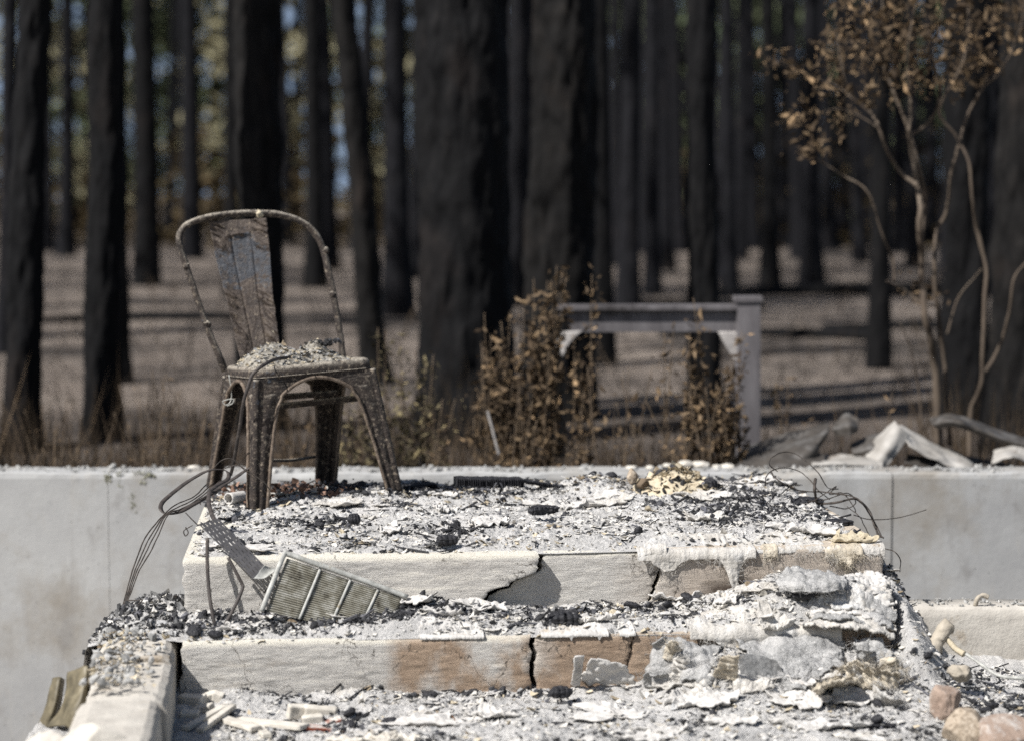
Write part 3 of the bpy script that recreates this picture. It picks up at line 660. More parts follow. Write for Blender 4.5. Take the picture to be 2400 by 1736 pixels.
def flakes_vf(P, size, r, tilt=0.25, k=7, thick=0.06, bend=0.5):
    n = len(P); ang = np.linspace(0, 2 * math.pi, k, endpoint=False)[None] + r.uniform(-0.3, 0.3, (n, k))
    rad = r.uniform(0.45, 1.1, (n, k)); asp = r.uniform(0.45, 1.0, (n, 1))
    x = np.cos(ang) * rad; y = np.sin(ang) * rad * asp
    z = r.normal(0, bend, (n, 1)) * x * x + r.normal(0, bend * 0.6, (n, 1)) * y * y + r.normal(0, 0.07, (n, k))
    L = np.zeros((n, k + 2, 3)); L[:, :k, 0] = x; L[:, :k, 1] = y; L[:, :k, 2] = z
    L[:, k, 2] = thick; L[:, k + 1, 2] = -thick; L[:, k:, :2] = r.normal(0, 0.12, (n, 2, 2))
    V = np.einsum('nij,nkj->nki', rotmats(n, tilt, r), L) * size[:, None, None] + P[:, None]
    f = [[i, (i + 1) % k, k] for i in range(k)] + [[(i + 1) % k, i, k + 1] for i in range(k)]
    Fc = (np.array(f)[None] + (np.arange(n) * (k + 2))[:, None, None]).reshape(-1, 3)
    return V.reshape(-1, 3), Fc
def ico():
    p = (1 + 5 ** .5) / 2
    V = np.array([(-1, p, 0), (1, p, 0), (-1, -p, 0), (1, -p, 0), (0, -1, p), (0, 1, p), (0, -1, -p), (0, 1, -p), (p, 0, -1), (p, 0, 1), (-p, 0, -1), (-p, 0, 1)], float)
    V /= np.linalg.norm(V, axis=1)[:, None]
    Fc = np.array([(0, 11, 5), (0, 5, 1), (0, 1, 7), (0, 7, 10), (0, 10, 11), (1, 5, 9), (5, 11, 4), (11, 10, 2), (10, 7, 6), (7, 1, 8), (3, 9, 4), (3, 4, 2), (3, 2, 6), (3, 6, 8), (3, 8, 9), (4, 9, 5), (2, 4, 11), (6, 2, 10), (8, 6, 7), (9, 8, 1)])
    return V, Fc
ICO = ico()
def subdiv_ico(k=1):
    V, Fc = ICO; V = list(map(np.array, V)); Fc = Fc.tolist()
    for _ in range(k):
        mid = {}; nf = []
        def m(a, b):
            q = (min(a, b), max(a, b))
            if q not in mid: p = (V[a] + V[b]); V.append(p / np.linalg.norm(p)); mid[q] = len(V) - 1
            return mid[q]
        for a, b, c in Fc:
            x, y, z = m(a, b), m(b, c), m(c, a); nf += [[a, x, z], [b, y, x], [c, z, y], [x, y, z]]
        Fc = nf
    return np.array(V), np.array(Fc)
def lumps_vf(P, size, r, asp=(0.5, 1.3), tilt=0.6):
    n = len(P); V0, F0 = ICO
    L = V0[None] * r.uniform(0.55, 1.15, (n, 12, 1)) * r.uniform(asp[0], asp[1], (n, 1, 3))
    V = np.einsum('nij,nkj->nki', rotmats(n, tilt, r), L) * size[:, None, None] + P[:, None]
    return V.reshape(-1, 3), (F0[None] + (np.arange(n) * 12)[:, None, None]).reshape(-1, 3)
def slivers_vf(P, size, r, tilt=0.25):
    n = len(P); V0, F0 = box_vf((0, 0, 0), (1, 0, 0), (0, 1, 0), (0, 0, 1)); F0 = np.array(F0)
    sc = np.stack([r.uniform(0.7, 1.4, n), r.uniform(0.06, 0.16, n), r.uniform(0.04, 0.09, n)], -1)
    L = V0[None] * sc[:, None]; L[:, 1::2, 1:] *= r.uniform(0.2, 0.9, (n, 1, 1))
    V = np.einsum('nij,nkj->nki', rotmats(n, tilt, r), L) * size[:, None, None] + P[:, None]
    return V.reshape(-1, 3), (F0[None] + (np.arange(n) * 8)[:, None, None]).reshape(-1, 4)

def pick(n, hf, s0_, s1_, t0_, t1_, dens, r, frame='st'):
    out = np.zeros((0, 3))
    for _ in range(30):
        s = r.uniform(s0_, s1_, n * 2); t = r.uniform(t0_, t1_, n * 2)
        k = r.random(n * 2) < dens(s, t); s, t = s[k], t[k]
        P = ST(s, t, hf(s, t)) if frame == 'st' else np.stack([s, t, hf(s, t)], -1)
        out = np.vstack([out, P])
        if len(out) >= n: break
    return out[:n]
def clump(f, lo, hi, seed): return lambda s, t: sstep(fbm(np.asarray(s) * f, np.asarray(t) * f, 3, seed), lo, hi)
def sizes(n, lo, hi, r): return lo * (hi / lo) ** (r.random(n) ** 2.0)

R = np.random.default_rng(101)
dark_land = lambda s, t: np.clip(clump(7, 0.08, 0.26, 91)(s, t) * clump(19, -0.25, 0.15, 92)(s, t) * (0.35 + 0.65 * (1 - sstep(s, 0.55, 0.95))) * (1 - 0.85 * np.exp(-(((s - 0.95) / 0.3) ** 2 + ((t - 0.15) / 0.2) ** 2))) + 0.9 * sstep(t, 0.75, 0.95) * 0.5 + 0.8 * np.exp(-(((s - 1.48) / 0.16) ** 2 + ((t - 0.5) / 0.25) ** 2)), 0.05, 1) * sstep(t, 0.01, 0.06)
white_land = lambda s, t: np.clip(0.30 + clump(6, -0.05, 0.25, 93)(s, t), 0, 1) * sstep(t, 0.0, 0.03)
tan_land = lambda s, t: np.clip(clump(4, 0.1, 0.4, 95)(s, t) * 0.5 + np.exp(-(((s - 1.13) / 0.10) ** 2 + ((t - 0.88) / 0.11) ** 2)) + 0.5 * sstep(t, 0.7, 0.9), 0, 1)
dark_tread = lambda s, t: np.clip(clump(9, 0.05, 0.28, 97)(s, t) * 0.6 + 0.9 * np.exp(-((s - 0.30) / 0.22) ** 2) * clump(22, -0.3, 0.2, 98)(s, t), 0.05, 1) * sstep(t - TL, 0.015, 0.05) * (1 - 0.7 * sstep(s, 1.1, 1.3))
white_tread = lambda s, t: np.clip(0.30 + clump(7, -0.05, 0.25, 99)(s, t), 0, 1) * sstep(t - TL, 0.004, 0.02)
def off_steps(x, y):
    s, t = st_of(np.stack([x, y], -1)); return ((t < TL - 0.005) | (s < -0.02) | (s > s1 + 0.01)) & ~((x < -0.66) & (y < 4.97))
dark_gr = lambda x, y: np.clip(clump(7, 0.12, 0.32, 101)(x, y) * 0.7 + 0.9 * np.exp(-((TL - st_of(np.stack([x, y], -1))[1]) / 0.05) ** 2) * (x < 0.1) * clump(20, -0.2, 0.2, 102)(x, y) + 0.8 * np.exp(-(((x - 1.2) / 0.2) ** 2 + ((y - 4.75) / 0.15) ** 2)), 0.03, 1) * off_steps(x, y)
white_gr = lambda x, y: np.clip(0.30 + clump(6, -0.05, 0.25, 103)(x, y), 0, 1) * off_steps(x, y)

def stuffs(name, label, vf, m, cat, smooth=False):
    V, Fc = vf; return mesh(name, V, Fc, m, smooth=smooth, kind='stuff', label=label, category=cat)
LND = (0.01, LEN - 0.01, 0.005, 1.15); TRD = (s0 + 0.01, s1 - 0.01, TL + 0.004, -0.005); GRD = (-0.66, 1.5, 4.25, 5.5)
def lift(P, d): P = P.copy(); P[:, 2] += d; return P
for nm, hf, reg, fr, dens, cnt in (('the landing', h_land, LND, 'st', (white_land, dark_land, tan_land), (8000, 5600, 700)),
                                   ('the lower tread', h_tread, TRD, 'st', (white_tread, dark_tread, clump(5, 0.0, 0.4, 107)), (2800, 1900, 150)),
                                   ('the ground before the steps', h_ground, GRD, 'xy', (white_gr, dark_gr, white_gr), (7000, 2400, 450))):
    wd, dd, td = dens; cw, cd, ctn = cnt
    P = pick(cw, hf, *reg, wd, R, fr); n = len(P)
    stuffs('ash_flakes', 'loose white ash flakes strewn over ' + nm, flakes_vf(lift(P, 0.002), sizes(n, 0.0018, 0.016, R), R, 0.20), MT['flake_white'], 'ash')
    P = pick(cw // 2, hf, *reg, lambda a, b: np.clip(wd(a, b) * 0.25 + dd(a, b) * 0.8, 0, 1), R, fr); n = len(P)
    stuffs('grey_ash_flakes', 'curled grey ash flakes strewn over ' + nm, flakes_vf(lift(P, 0.003), sizes(n, 0.002, 0.014, R), R, 0.35), MT['flake_grey'], 'ash')
    P = pick(ctn, hf, *reg, td, R, fr); n = len(P)
    stuffs('tan_ash_flakes', 'tan scorched flakes strewn over ' + nm, flakes_vf(lift(P, 0.003), sizes(n, 0.004, 0.022, R), R, 0.35), MT['flake_tan'], 'ash')
    P = pick(cd, hf, *reg, dd, R, fr); n = len(P)
    stuffs('charcoal_crumbs', 'fine black charcoal crumbs strewn over ' + nm, lumps_vf(lift(P, 0.002), sizes(n, 0.0015, 0.011, R), R), MT['char_bits'], 'charcoal')
    P = pick(cw * 2 // 3, hf, *reg, lambda a, b: np.clip(0.5 + 0 * np.asarray(a), 0, 1) * (off_steps(a, b) if fr == 'xy' else 1.0), R, fr); n = len(P)
    stuffs('ash_crumbs', 'fine grey and white ash crumbs packed over ' + nm, lumps_vf(lift(P, 0.0), sizes(n, 0.0015, 0.008, R), R), MT['ash_crumb'], 'ash')
    P = pick(cd // 5, hf, *reg, dd, R, fr); n = len(P)
    stuffs('charred_splinters', 'thin charred splinters strewn over ' + nm, slivers_vf(lift(P, 0.004), sizes(n, 0.010, 0.035, R), R, 0.3), MT['char_bits'], 'splinters')

# single larger pieces: charcoal chunks and curled ash flakes, things of their own
def char_mesh(seed):
    r = np.random.default_rng(seed); V, Fc = subdiv_ico(2)
    V = V * np.array([1.0, r.uniform(0.5, 0.8), r.uniform(0.4, 0.65)])
    cell = np.round(V * r.uniform(2.2, 3.4)) ; d = V * 3 - cell
    V = V * (1 + 0.30 * n3(V + seed, 1.6, 3, seed)[:, None]) + 0.05 * np.sign(np.sin(V[:, :1] * 16 + seed)) * np.array([0.2, 1, 1]) * V
    me = bpy.data.meshes.new('charcoal_chunk'); me.from_pydata(V.tolist(), [], Fc.tolist()); me.materials.append(MT['char']); return me
CH = [char_mesh(k + 1) for k in range(7)]
def flake_mesh(seed, m):
    r = np.random.default_rng(seed); n = 9
    a = np.linspace(0, 2 * math.pi, 18, endpoint=False); rad = 0.8 + 0.8 * fbm(np.cos(a) * 1.6 + seed, np.sin(a) * 1.6, 4, seed)
    rings = []
    for q in (0.33, 0.66, 1.0): rings.append(np.stack([np.cos(a) * rad * q, np.sin(a) * rad * q * 0.75, np.zeros(18)], -1))
    V = np.vstack([[[0, 0, 0]]] + rings); V[:, 2] = 0.10 * fbm(V[:, 0] * 1.3 + seed, V[:, 1] * 1.3, 3, seed) + 0.10 * (V[:, 0] * r.uniform(-1, 1) + V[:, 1] * r.uniform(-1, 1)) ** 2
    Fc = [[0, 1 + i, 1 + (i + 1) % 18] for i in range(18)]
    for q in range(2):
        for i in range(18): Fc.append([1 + q * 18 + i, 1 + (q + 1) * 18 + i, 1 + (q + 1) * 18 + (i + 1) % 18, 1 + q * 18 + (i + 1) % 18])
    nv = len(V); V = np.vstack([V, V - [0, 0, 0.05]]); F2 = [[i + nv for i in f][::-1] for f in Fc]
    rim = [[37 + i, 37 + i + nv, 37 + (i + 1) % 18 + nv, 37 + (i + 1) % 18] for i in range(18)]
    me = bpy.data.meshes.new('ash_flake'); me.from_pydata(V.tolist(), [], Fc + F2 + rim); me.materials.append(m); return me
FL = [flake_mesh(k + 1, MT['ash_board']) for k in range(6)] + [flake_mesh(k + 31, MT['ash_board']) for k in range(2)]
def place(name, me, P, sc, label, cat, group, tilt=0.25, r=R):
    o = bpy.data.objects.new(name, me); o.location = P; s = sc
    o.scale = (s * r.uniform(0.8, 1.25), s * r.uniform(0.8, 1.2), s * r.uniform(0.7, 1.1))
    o.rotation_euler = (r.normal(0, tilt), r.normal(0, tilt), r.uniform(0, 6.28)); col.objects.link(o)
    return tag(o, label, cat, group)
ORD = ['leftmost', 'second', 'third', 'fourth', 'fifth', 'sixth', 'seventh', 'eighth', 'ninth', 'tenth', 'eleventh', 'twelfth', 'thirteenth', 'fourteenth', 'fifteenth', 'sixteenth', 'seventeenth', 'eighteenth', 'nineteenth', 'twentieth']
def zone(p, where):
    s_, t_ = st_of(np.asarray(p)); k = int(np.clip(s_ / LEN * 6, 0, 5.99))
    a_ = ('at the left end', 'below the chair', 'left of the cracks', 'between the cracks', 'right of the cracks', 'at the right end')[k]
    if where == 'landing': return 'landing ' + a_ + (', at the front', ', midway back', ', at the back')[int(np.clip(t_ / 0.3, 0, 2.99))]
    if where == 'ground': return 'ground ' + a_ + (', by the step' if t_ > TL - 0.14 else ', near the viewer')
    return 'lower tread ' + a_
for nm, hf, reg, fr, wd, dd, nc, nf in (('landing', h_land, LND, 'st', white_land, dark_land, 70, 34), ('lower tread', h_tread, TRD, 'st', white_tread, dark_tread, 32, 16), ('ground', h_ground, GRD, 'xy', white_gr, dark_gr, 38, 30)):
    for kind_, cnt, dn, lo, hi in (('charcoal', nc, dd, 0.009, 0.022), ('flake', nf, wd, 0.014, 0.045 if nm == 'ground' else 0.034)):
        P = pick(cnt, hf, *reg, dn, R, fr); sz = sizes(cnt, lo, hi, R); zz_ = {}
        for i in np.argsort(P[:, 0] / P[:, 1]): zz_.setdefault(zone(P[i], nm), []).append(i)
        for zn, idx in zz_.items():
            for j, i in enumerate(idx):
                pre = '' if len(idx) == 1 else (ORD[j] if j < 20 else 'outlying') + ' '
                p, q_ = P[i], sz[i]
                if kind_ == 'charcoal': place('charcoal_chunk', CH[R.integers(7)], (p[0], p[1], p[2] + q_ * 0.25), q_, pre + 'black charcoal chunk on the ' + zn, 'charcoal', 'charcoal chunks on the ' + nm, 0.5)
                else: place('ash_flake', FL[R.integers(8)], (p[0], p[1], p[2] + q_ * 0.10), q_, pre + 'large pale ash flake on the ' + zn, 'ash flake', 'large ash flakes on the ' + nm, 0.16)


# ------------------------------------------------------------------ the burnt steel chair
def c1(zx, zy): return (350 + zx / 2.1046, 460 + zy / 2.1046)
def P1(zx, zy, Y): return at(*c1(zx, zy), Y)
sA, sB, sC, sD = P1(524, 905, 5.74), P1(1108, 850, 5.88), P1(368, 888, 6.05), P1(925, 838, 6.19)      # underside corners of the seat
fA, fB, fC, fD = P1(512, 1552, 5.70), P1(1243, 1450, 5.87), P1(286, 1432, 6.07), P1(880, 1436, 6.22)   # feet
chair = thing('metal_chair', tuple(np.mean([fA, fB, fC, fD], 0)), 'burnt rusty metal cafe chair standing tilted on the ash covered landing', 'chair')
WV = np.array([0, .022, .035, .05, .075, .11, .16, .23, .35, .6, 1.0]); WW = np.array([.5, .5, .44, .38, .31, .255, .21, .178, .155, .125, .095])
cen = np.mean([sA, sB, sC, sD, fA, fB, fC, fD], 0)
def half_panel(t0, t1, b0, b1, seed):
    """half of one side of the chair: from corner 0 to the middle of the arch; returns panel and its rolled edge"""
    vv = np.concatenate([np.linspace(0, .025, 4), .025 + np.linspace(0.03, 1, 14) ** 2 * .035, np.linspace(.066, .12, 10), np.linspace(.13, .3, 14), np.linspace(.33, 1, 34)]); nu = 12
    w = np.where(vv <= .0251, .5, np.maximum(np.interp(vv, [.16, .23, .35, .6, 1.0], [.212, .176, .152, .122, .092]), .5 - .85 * np.sqrt(np.maximum(vv - .025, 0)))); u = np.linspace(0, 1, nu)[None] * w[:, None]
    a = t0 + (b0 - t0) * vv[:, None]; b = t1 + (b1 - t1) * vv[:, None]
    G = a[:, None] + (b - a)[:, None] * u[..., None]
    nrm = np.cross(t1 - t0, b0 - t0); nrm /= np.linalg.norm(nrm); nrm = nrm if nrm.dot((t0 + t1) / 2 - cen) > 0 else -nrm
    cr = np.exp(-((u / w[:, None] - 0.55) / 0.16) ** 2) * (vv[:, None] > 0.12) * 0.004                 # pressed ridge down the leg
    G = G + nrm * (cr + 0.0016 * n3(G, 70, 3, seed) + 0.0010 * n3(G, 230, 2, seed + 3))[..., None]
    V = G.reshape(-1, 3); Fc = grid_faces(nu, len(vv))
    V2 = V - nrm * 0.0022; n = len(V)
    Fa = np.vstack([Fc, Fc[:, ::-1] + n]).tolist()
    for k in range(len(vv) - 1):
        for j in (0, nu - 1): Fa.append([k * nu + j, (k + 1) * nu + j, (k + 1) * nu + j + n, k * nu + j + n])
    edge = G[3:, -1] + nrm * 0.002
    return (np.vstack([V, V2]), Fa), tube_vf(edge, 0.0052 + 0.0010 * n3(edge, 60, 2, seed), 8)
for (t, f, na, nb, sd) in (((sA), (fA), (sB, fB), (sC, fC), 1), ((sB), (fB), (sA, fA), (sD, fD), 2), ((sC), (fC), (sA, fA), (sD, fD), 3), ((sD), (fD), (sB, fB), (sC, fC), 4)):
    parts = []; rims = []
    for q in (na, nb):
        p, rm = half_panel(t, q[0], f, q[1], sd * 7 + len(parts)); parts.append(p); rims.append(rm)
    k = np.linspace(0, 1, 50)[:, None]; line = t + (f - t) * k; inward = cen - line; inward[:, 2] = 0; inward /= np.linalg.norm(inward, axis=1)[:, None]
    line = line + inward * 0.006
    parts.append(tube_vf(line, 0.0095 + 0.0010 * n3(line, 60, 2, sd), 10))
    V, Fc = join(parts); lg = mesh('leg', V, Fc, MT['rust'], parent=chair)
    V, Fc = join(rims); mesh('rolled_edge', V, Fc, MT['rust_edge_highlight'], parent=lg)
# seat pan: rounded square with skirt and rolled shoulder
q = np.linspace(0, 2 * math.pi, 96, endpoint=False)
def sq(n): c, s = np.cos(q), np.sin(q); k = (np.abs(c) ** n + np.abs(s) ** n) ** (-1 / n); return c * k, s * k
upn = np.cross(sB - sA, sC - sA); upn /= np.linalg.norm(upn); upn = upn if upn[2] > 0 else -upn
rows = []
for sc, h in ((1.0, -0.002), (1.012, 0.004), (1.015, 0.012), (1.008, 0.022), (0.985, 0.029), (0.95, 0.0315), (0.90, 0.030), (0.80, 0.026), (0.6, 0.022), (0.3, 0.020), (0.02, 0.020)):
    x, y = sq(9 if sc > 0.9 else 6); x = x * sc * .5 + .5; y = y * sc * .5 + .5
    P = (sA * ((1 - x) * (1 - y))[:, None] + sB * (x * (1 - y))[:, None] + sC * ((1 - x) * y)[:, None] + sD * (x * y)[:, None]) + upn * h
    P = P + upn * (0.0012 * n3(P, 90, 3, 5))[:, None] + (P - P.mean(0)) * (0.006 * n3(P, 60, 3, 6))[:, None]; rows.append(P)
V = np.array(rows); mesh('seat', V, grid_faces(96, len(rows), 0, True), MT['rust'], parent=chair)
# seam bead under the shoulder
x, y = sq(9); x = x * 1.016 * .5 + .5; y = y * 1.016 * .5 + .5
P = (sA * ((1 - x) * (1 - y))[:, None] + sB * (x * (1 - y))[:, None] + sC * ((1 - x) * y)[:, None] + sD * (x * y)[:, None]) + upn * 0.003
V, Fc = tube_vf(np.vstack([P, P[:1]]), 0.0016, 6, cap=False); mesh('seam_bead', V, Fc, MT['rust'], parent=chair)
# hoop
def hoopY(zx, zy): k = (zx - 370) / 575.0; return 6.07 + 0.13 * k + 0.11 * max(0, (800 - zy)) / 700.0
HP = [(372, 862), (340, 780), (290, 660), (238, 510), (180, 340), (155, 262), (146, 215), (158, 172), (196, 135), (290, 104), (400, 88), (540, 84), (640, 92), (730, 118), (798, 162), (842, 225), (866, 295), (885, 380), (902, 450), (926, 590), (945, 705), (955, 800)]
P = catmull([P1(a, b, hoopY(a, b)) for a, b in HP], 130)
rr = 0.0096 + 0.0016 * n3(P, 40, 3, 3); V, Fc = tube_vf(P, rr, 12)
V = V + 0.0012 * n3(V, 150, 2, 8)[:, None]
hoop = mesh('back_hoop', V, Fc, MT['rust'], parent=chair)
for (a, b, s) in ((541, 88, 0.013), (868, 268, 0.011), (905, 485, 0.010), (192, 140, 0.010), (182, 345, 0.010), (285, 630, 0.011), (305, 100, 0.008)):
    c = P1(a, b, hoopY(a, b) - 0.004); V0, F0 = subdiv_ico(2); V = c + V0 * s * (0.95 + 0.5 * n3(V0 * 0.02 + c, 120, 3, 2))[:, None]
    mesh('slag_blob', V, F0, MT['flake_tan'] if s > 0.0125 else MT['rust'], parent=hoop)
# splat
rows_ctrl = []
for k, (l, r_) in enumerate((((293, 128), (582, 112)), ((320, 270), (594, 250)), ((362, 440), (605, 420)), ((400, 600), (624, 580)), ((446, 800), (652, 775)))):
    rows_ctrl.append([P1(l[0] + (r_[0] - l[0]) * u, l[1] + (r_[1] - l[1]) * u, hoopY(420 + 60 * u, l[1]) - 0.012 + 0.01 * math.sin(u * math.pi)) for u in (0, .33, .67, 1)])
G = np.array([catmull(r_, 70) for r_ in rows_ctrl]); G = catmull(G, 150); N = gnormal(G); N = N * np.sign((N @ np.array([0, -1, 0])).mean())
U, Vv = np.meshgrid(np.linspace(0, 1, 70), np.linspace(1, 0, 150))
groove = -0.004 * (np.exp(-((U - 0.34 - 0.03 * (1 - Vv)) / 0.022) ** 2) + np.exp(-((U - 0.70 + 0.02 * (1 - Vv)) / 0.022) ** 2)) * (Vv < 0.88)
side = sstep(np.abs(U - 0.5), 0.16, 0.3) ; lowm = 1 - sstep(Vv, 0.42, 0.55); top = sstep(Vv, 0.70, 0.78)
wr = (fbm(U * 3 + 0.8 * fbm(U * 3, Vv * 6, 2, 3), Vv * 26 + U * 7, 3, 77)) * 0.014 * side * np.maximum(lowm, top)
crust = 0.006 * np.maximum(top * (1 - np.exp(-(((U - 0.5) / 0.2) ** 2 + ((Vv - 0.70) / 0.17) ** 4))), lowm * 0.6)
fold = 0.010 * np.exp(-((Vv - 0.875 + 0.25 * (U - 0.5) ** 2) / 0.012) ** 2) * np.exp(-((U - 0.48) / 0.18) ** 2)
G = G + N * (groove + wr + crust + fold + 0.0012 * n3(G, 140, 3, 9))[..., None]
o = mesh('back_splat', G, grid_faces(70, 150), MT['splat'], parent=chair, uv=np.stack([U, Vv], -1).reshape(-1, 2)); solid(o, 0.0025)
# braces under the seat and low stretcher
V, Fc = tube_vf(catmull([P1(640, 1035, 6.02), P1(850, 1012, 5.98), P1(1055, 992, 5.93)], 30), 1.0, 8, flat=(0.009, 0.003), side_ref=(0, 0, 1)); mesh('seat_brace', V, Fc, MT['rust'], parent=chair)
V, Fc = tube_vf(catmull([P1(420, 1010, 5.98), P1(700, 985, 6.08), P1(940, 968, 6.15)], 30), 1.0, 8, flat=(0.009, 0.003), side_ref=(0, 0, 1)); mesh('seat_brace', V, Fc, MT['rust'], parent=chair)
V, Fc = tube_vf(catmull([P1(598, 1302, 5.80), P1(700, 1300, 5.98), P1(815, 1283, 6.16)], 30), 0.0048, 8); mesh('stretcher', V, Fc, MT['rust'], parent=chair)

# burnt padding and ash heaped on the seat
def seat_pt(x, y, h): return sA * (1 - x) * (1 - y) + sB * x * (1 - y) + sC * (1 - x) * y + sD * x * y + upn * h
sp_ = thing('seat_ash_heap', tuple(seat_pt(.5, .5, .025)), 'crumbly heap of burnt padding and pale ash on the chair seat', 'ash heap')
xs, ys = np.meshgrid(np.linspace(0.02, 0.93, 110), np.linspace(0.10, 0.97, 90))
hh = 0.020 + 0.060 * np.exp(-(((xs - 0.30) / 0.22) ** 2 + ((ys - 0.60) / 0.30) ** 2)) + 0.058 * np.exp(-(((xs - 0.70) / 0.13) ** 2 + ((ys - 0.62) / 0.2) ** 2)) + 0.010 * np.exp(-((ys - 0.4) / 0.3) ** 2)
ed = sstep(np.minimum(np.minimum(xs - 0.02, 0.93 - xs), np.minimum(ys - 0.10, 0.97 - ys)) + 0.05 * fbm(xs * 6, ys * 6, 3, 2), 0.0, 0.09)
hh = 0.016 + ed * (hh - 0.016 + 0.010 * fbm(xs * 9, ys * 9, 4, 55) + 0.005 * np.abs(fbm(xs * 30, ys * 30, 3, 57)))
G = np.array([[seat_pt(xs[i, j], ys[i, j], hh[i, j]) for j in range(110)] for i in range(90)])
mesh('ash_mass', G, grid_faces(110, 90), m_simple('burnt_padding', [(0.3, (0.10, 0.09, 0.075)), (0.5, (0.27, 0.25, 0.215)), (0.7, (0.48, 0.455, 0.40))], 45, 0.95, ((70, 0.9, 0.010), (260, 0.6, 0.003))), parent=sp_)
k = R.integers(0, 90 * 110, 420); ok = ed.ravel()[k] > 0.4; Pk = G.reshape(-1, 3)[k][ok]
V, Fc = flakes_vf(lift(Pk, 0.003), sizes(len(Pk), 0.003, 0.013, R), R, 0.3); mesh('padding_flakes', V, Fc, MT['flake_tan'], parent=sp_, smooth=False, kind='stuff')
k = R.integers(0, 90 * 110, 700); ok = ed.ravel()[k] > 0.4; Pk = G.reshape(-1, 3)[k][ok]
V, Fc = flakes_vf(lift(Pk, 0.003), sizes(len(Pk), 0.003, 0.014, R), R, 0.3); mesh('ash_flakes', V, Fc, MT['flake_grey'], parent=sp_, smooth=False, kind='stuff')
Pk = np.array([seat_pt(R.normal(0.74, 0.07), R.normal(0.55, 0.12), 0.078 + R.uniform(-0.01, 0.008)) for _ in range(110)])
V, Fc = lumps_vf(Pk, sizes(110, 0.003, 0.011, R), R); mesh('burnt_foam', V, Fc, MT['char_bits'], parent=sp_, smooth=False, kind='stuff')

# straps, strips and wires around the chair's left
def band(name, pts, w, t, m, label, cat, group=None, conv=None, n=80, ref=(0, -1, 0.3), taper=None, parent=None):
    P = catmull([np.asarray(p, float) for p in pts], n); P = P + 0.0012 * np.stack([n3(P, 25, 2, 1), n3(P, 25, 2, 2), n3(P, 25, 2, 3)], -1)
    r = np.ones(n) if taper is None else np.interp(np.linspace(0, 1, n), np.linspace(0, 1, len(taper)), taper)
    V, Fc = tube_vf(P, r, 8, flat=(t, w), side_ref=ref); return mesh(name, V, Fc, m, label=label, cat=cat, group=group, parent=parent)
def wire(name, pts, r, m, label, cat, group=None, n=70, rough=0.0015):
    P = catmull([np.asarray(p, float) for p in pts], n); P = P + rough * np.stack([n3(P, 40, 2, 1), n3(P, 40, 2, 2), n3(P, 40, 2, 3)], -1)
    rr = r * (1 + 0.35 * n3(P, 90, 2, 5)); V, Fc = tube_vf(P, rr, 6); return mesh(name, V, Fc, m, label=label, cat=cat, group=group)
band('bent_strap', [P1(700, 795, 5.90), P1(620, 805, 5.80), P1(560, 835, 5.715), P1(512, 875, 5.705), P1(490, 930, 5.70), P1(465, 1010, 5.70), P1(448, 1120, 5.72), P1(430, 1230, 5.74), P1(412, 1330, 5.77), P1(400, 1375, 5.79)], 0.0048, 0.0012, MT['rust_dark'],
     'long thin metal strap draped over the seat edge and down the near leg', 'strap', ref=(0.2, -1, 0.2))
wire('thin_wire', [P1(378, 850, 6.0), P1(372, 900, 6.0), P1(360, 950, 6.0), P1(352, 985, 6.0)], 0.0016, MT['wire'], 'short frayed wire hanging from the left end of the hoop', 'wire')
wire('thin_wire', [P1(392, 880, 5.98), P1(405, 960, 5.97), P1(400, 1010, 5.97), P1(380, 1028, 5.97), P1(362, 1010, 5.97), P1(385, 1000, 5.97), P1(415, 1000, 5.97), P1(410, 1020, 5.97), P1(385, 1032, 5.97)], 0.0015, MT['galv'], 'small curl of bright wire hanging in front of the left chair leg', 'wire')
def c2(zx, zy): return (200 + zx / 2.3914, 1050 + zy / 2.3914)
def P2(zx, zy, Y): return at(*c2(zx, zy), Y)
band('looped_strap', [P2(935, 100, 5.75), P2(860, 150, 5.72), P2(760, 215, 5.66), P2(680, 272, 5.55), P2(600, 318, 5.45), P2(520, 358, 5.38), P2(455, 368, 5.36), P2(424, 340, 5.38), P2(432, 305, 5.42), P2(480, 258, 5.48), P2(575, 185, 5.55), P2(680, 128, 5.60), P2(760, 118, 5.62), P2(800, 135, 5.62), P2(798, 172, 5.58), P2(740, 205, 5.50), P2(695, 240, 5.42)],
     0.0058, 0.0013, MT['rust_dark'], 'wide burnt metal strap looping out over the left landing edge', 'strap', n=160, ref=(0.3, 0.2, 1))
band('bent_strip', [P2(695, 240, 5.40), P2(690, 300, 5.30), P2(705, 360, 5.22), P2(728, 405, 5.12)], 0.0055, 0.0013, MT['rust_dark'], 'short bent metal strip above the perforated plate', 'strip', n=40)
band('bent_strip', [P2(684, 500, 4.975), P2(684, 600, 4.965), P2(688, 740, 4.95), P2(706, 890, 4.925), P2(738, 1045, 4.90)], 0.0042, 0.0014, MT['rust_dark'], 'tall rusty strip standing against the riser, left of the kinked one', 'strip', n=60)
band('bent_strip', [P2(800, 610, 4.97), P2(848, 700, 4.955), P2(878, 762, 4.95), P2(880, 782, 4.945), P2(858, 840, 4.93), P2(815, 930, 4.91), P2(745, 1055, 4.89)], 0.0040, 0.0014, MT['rust_dark'], 'kinked rusty strip between the tall strip and the grille', 'strip', n=70)
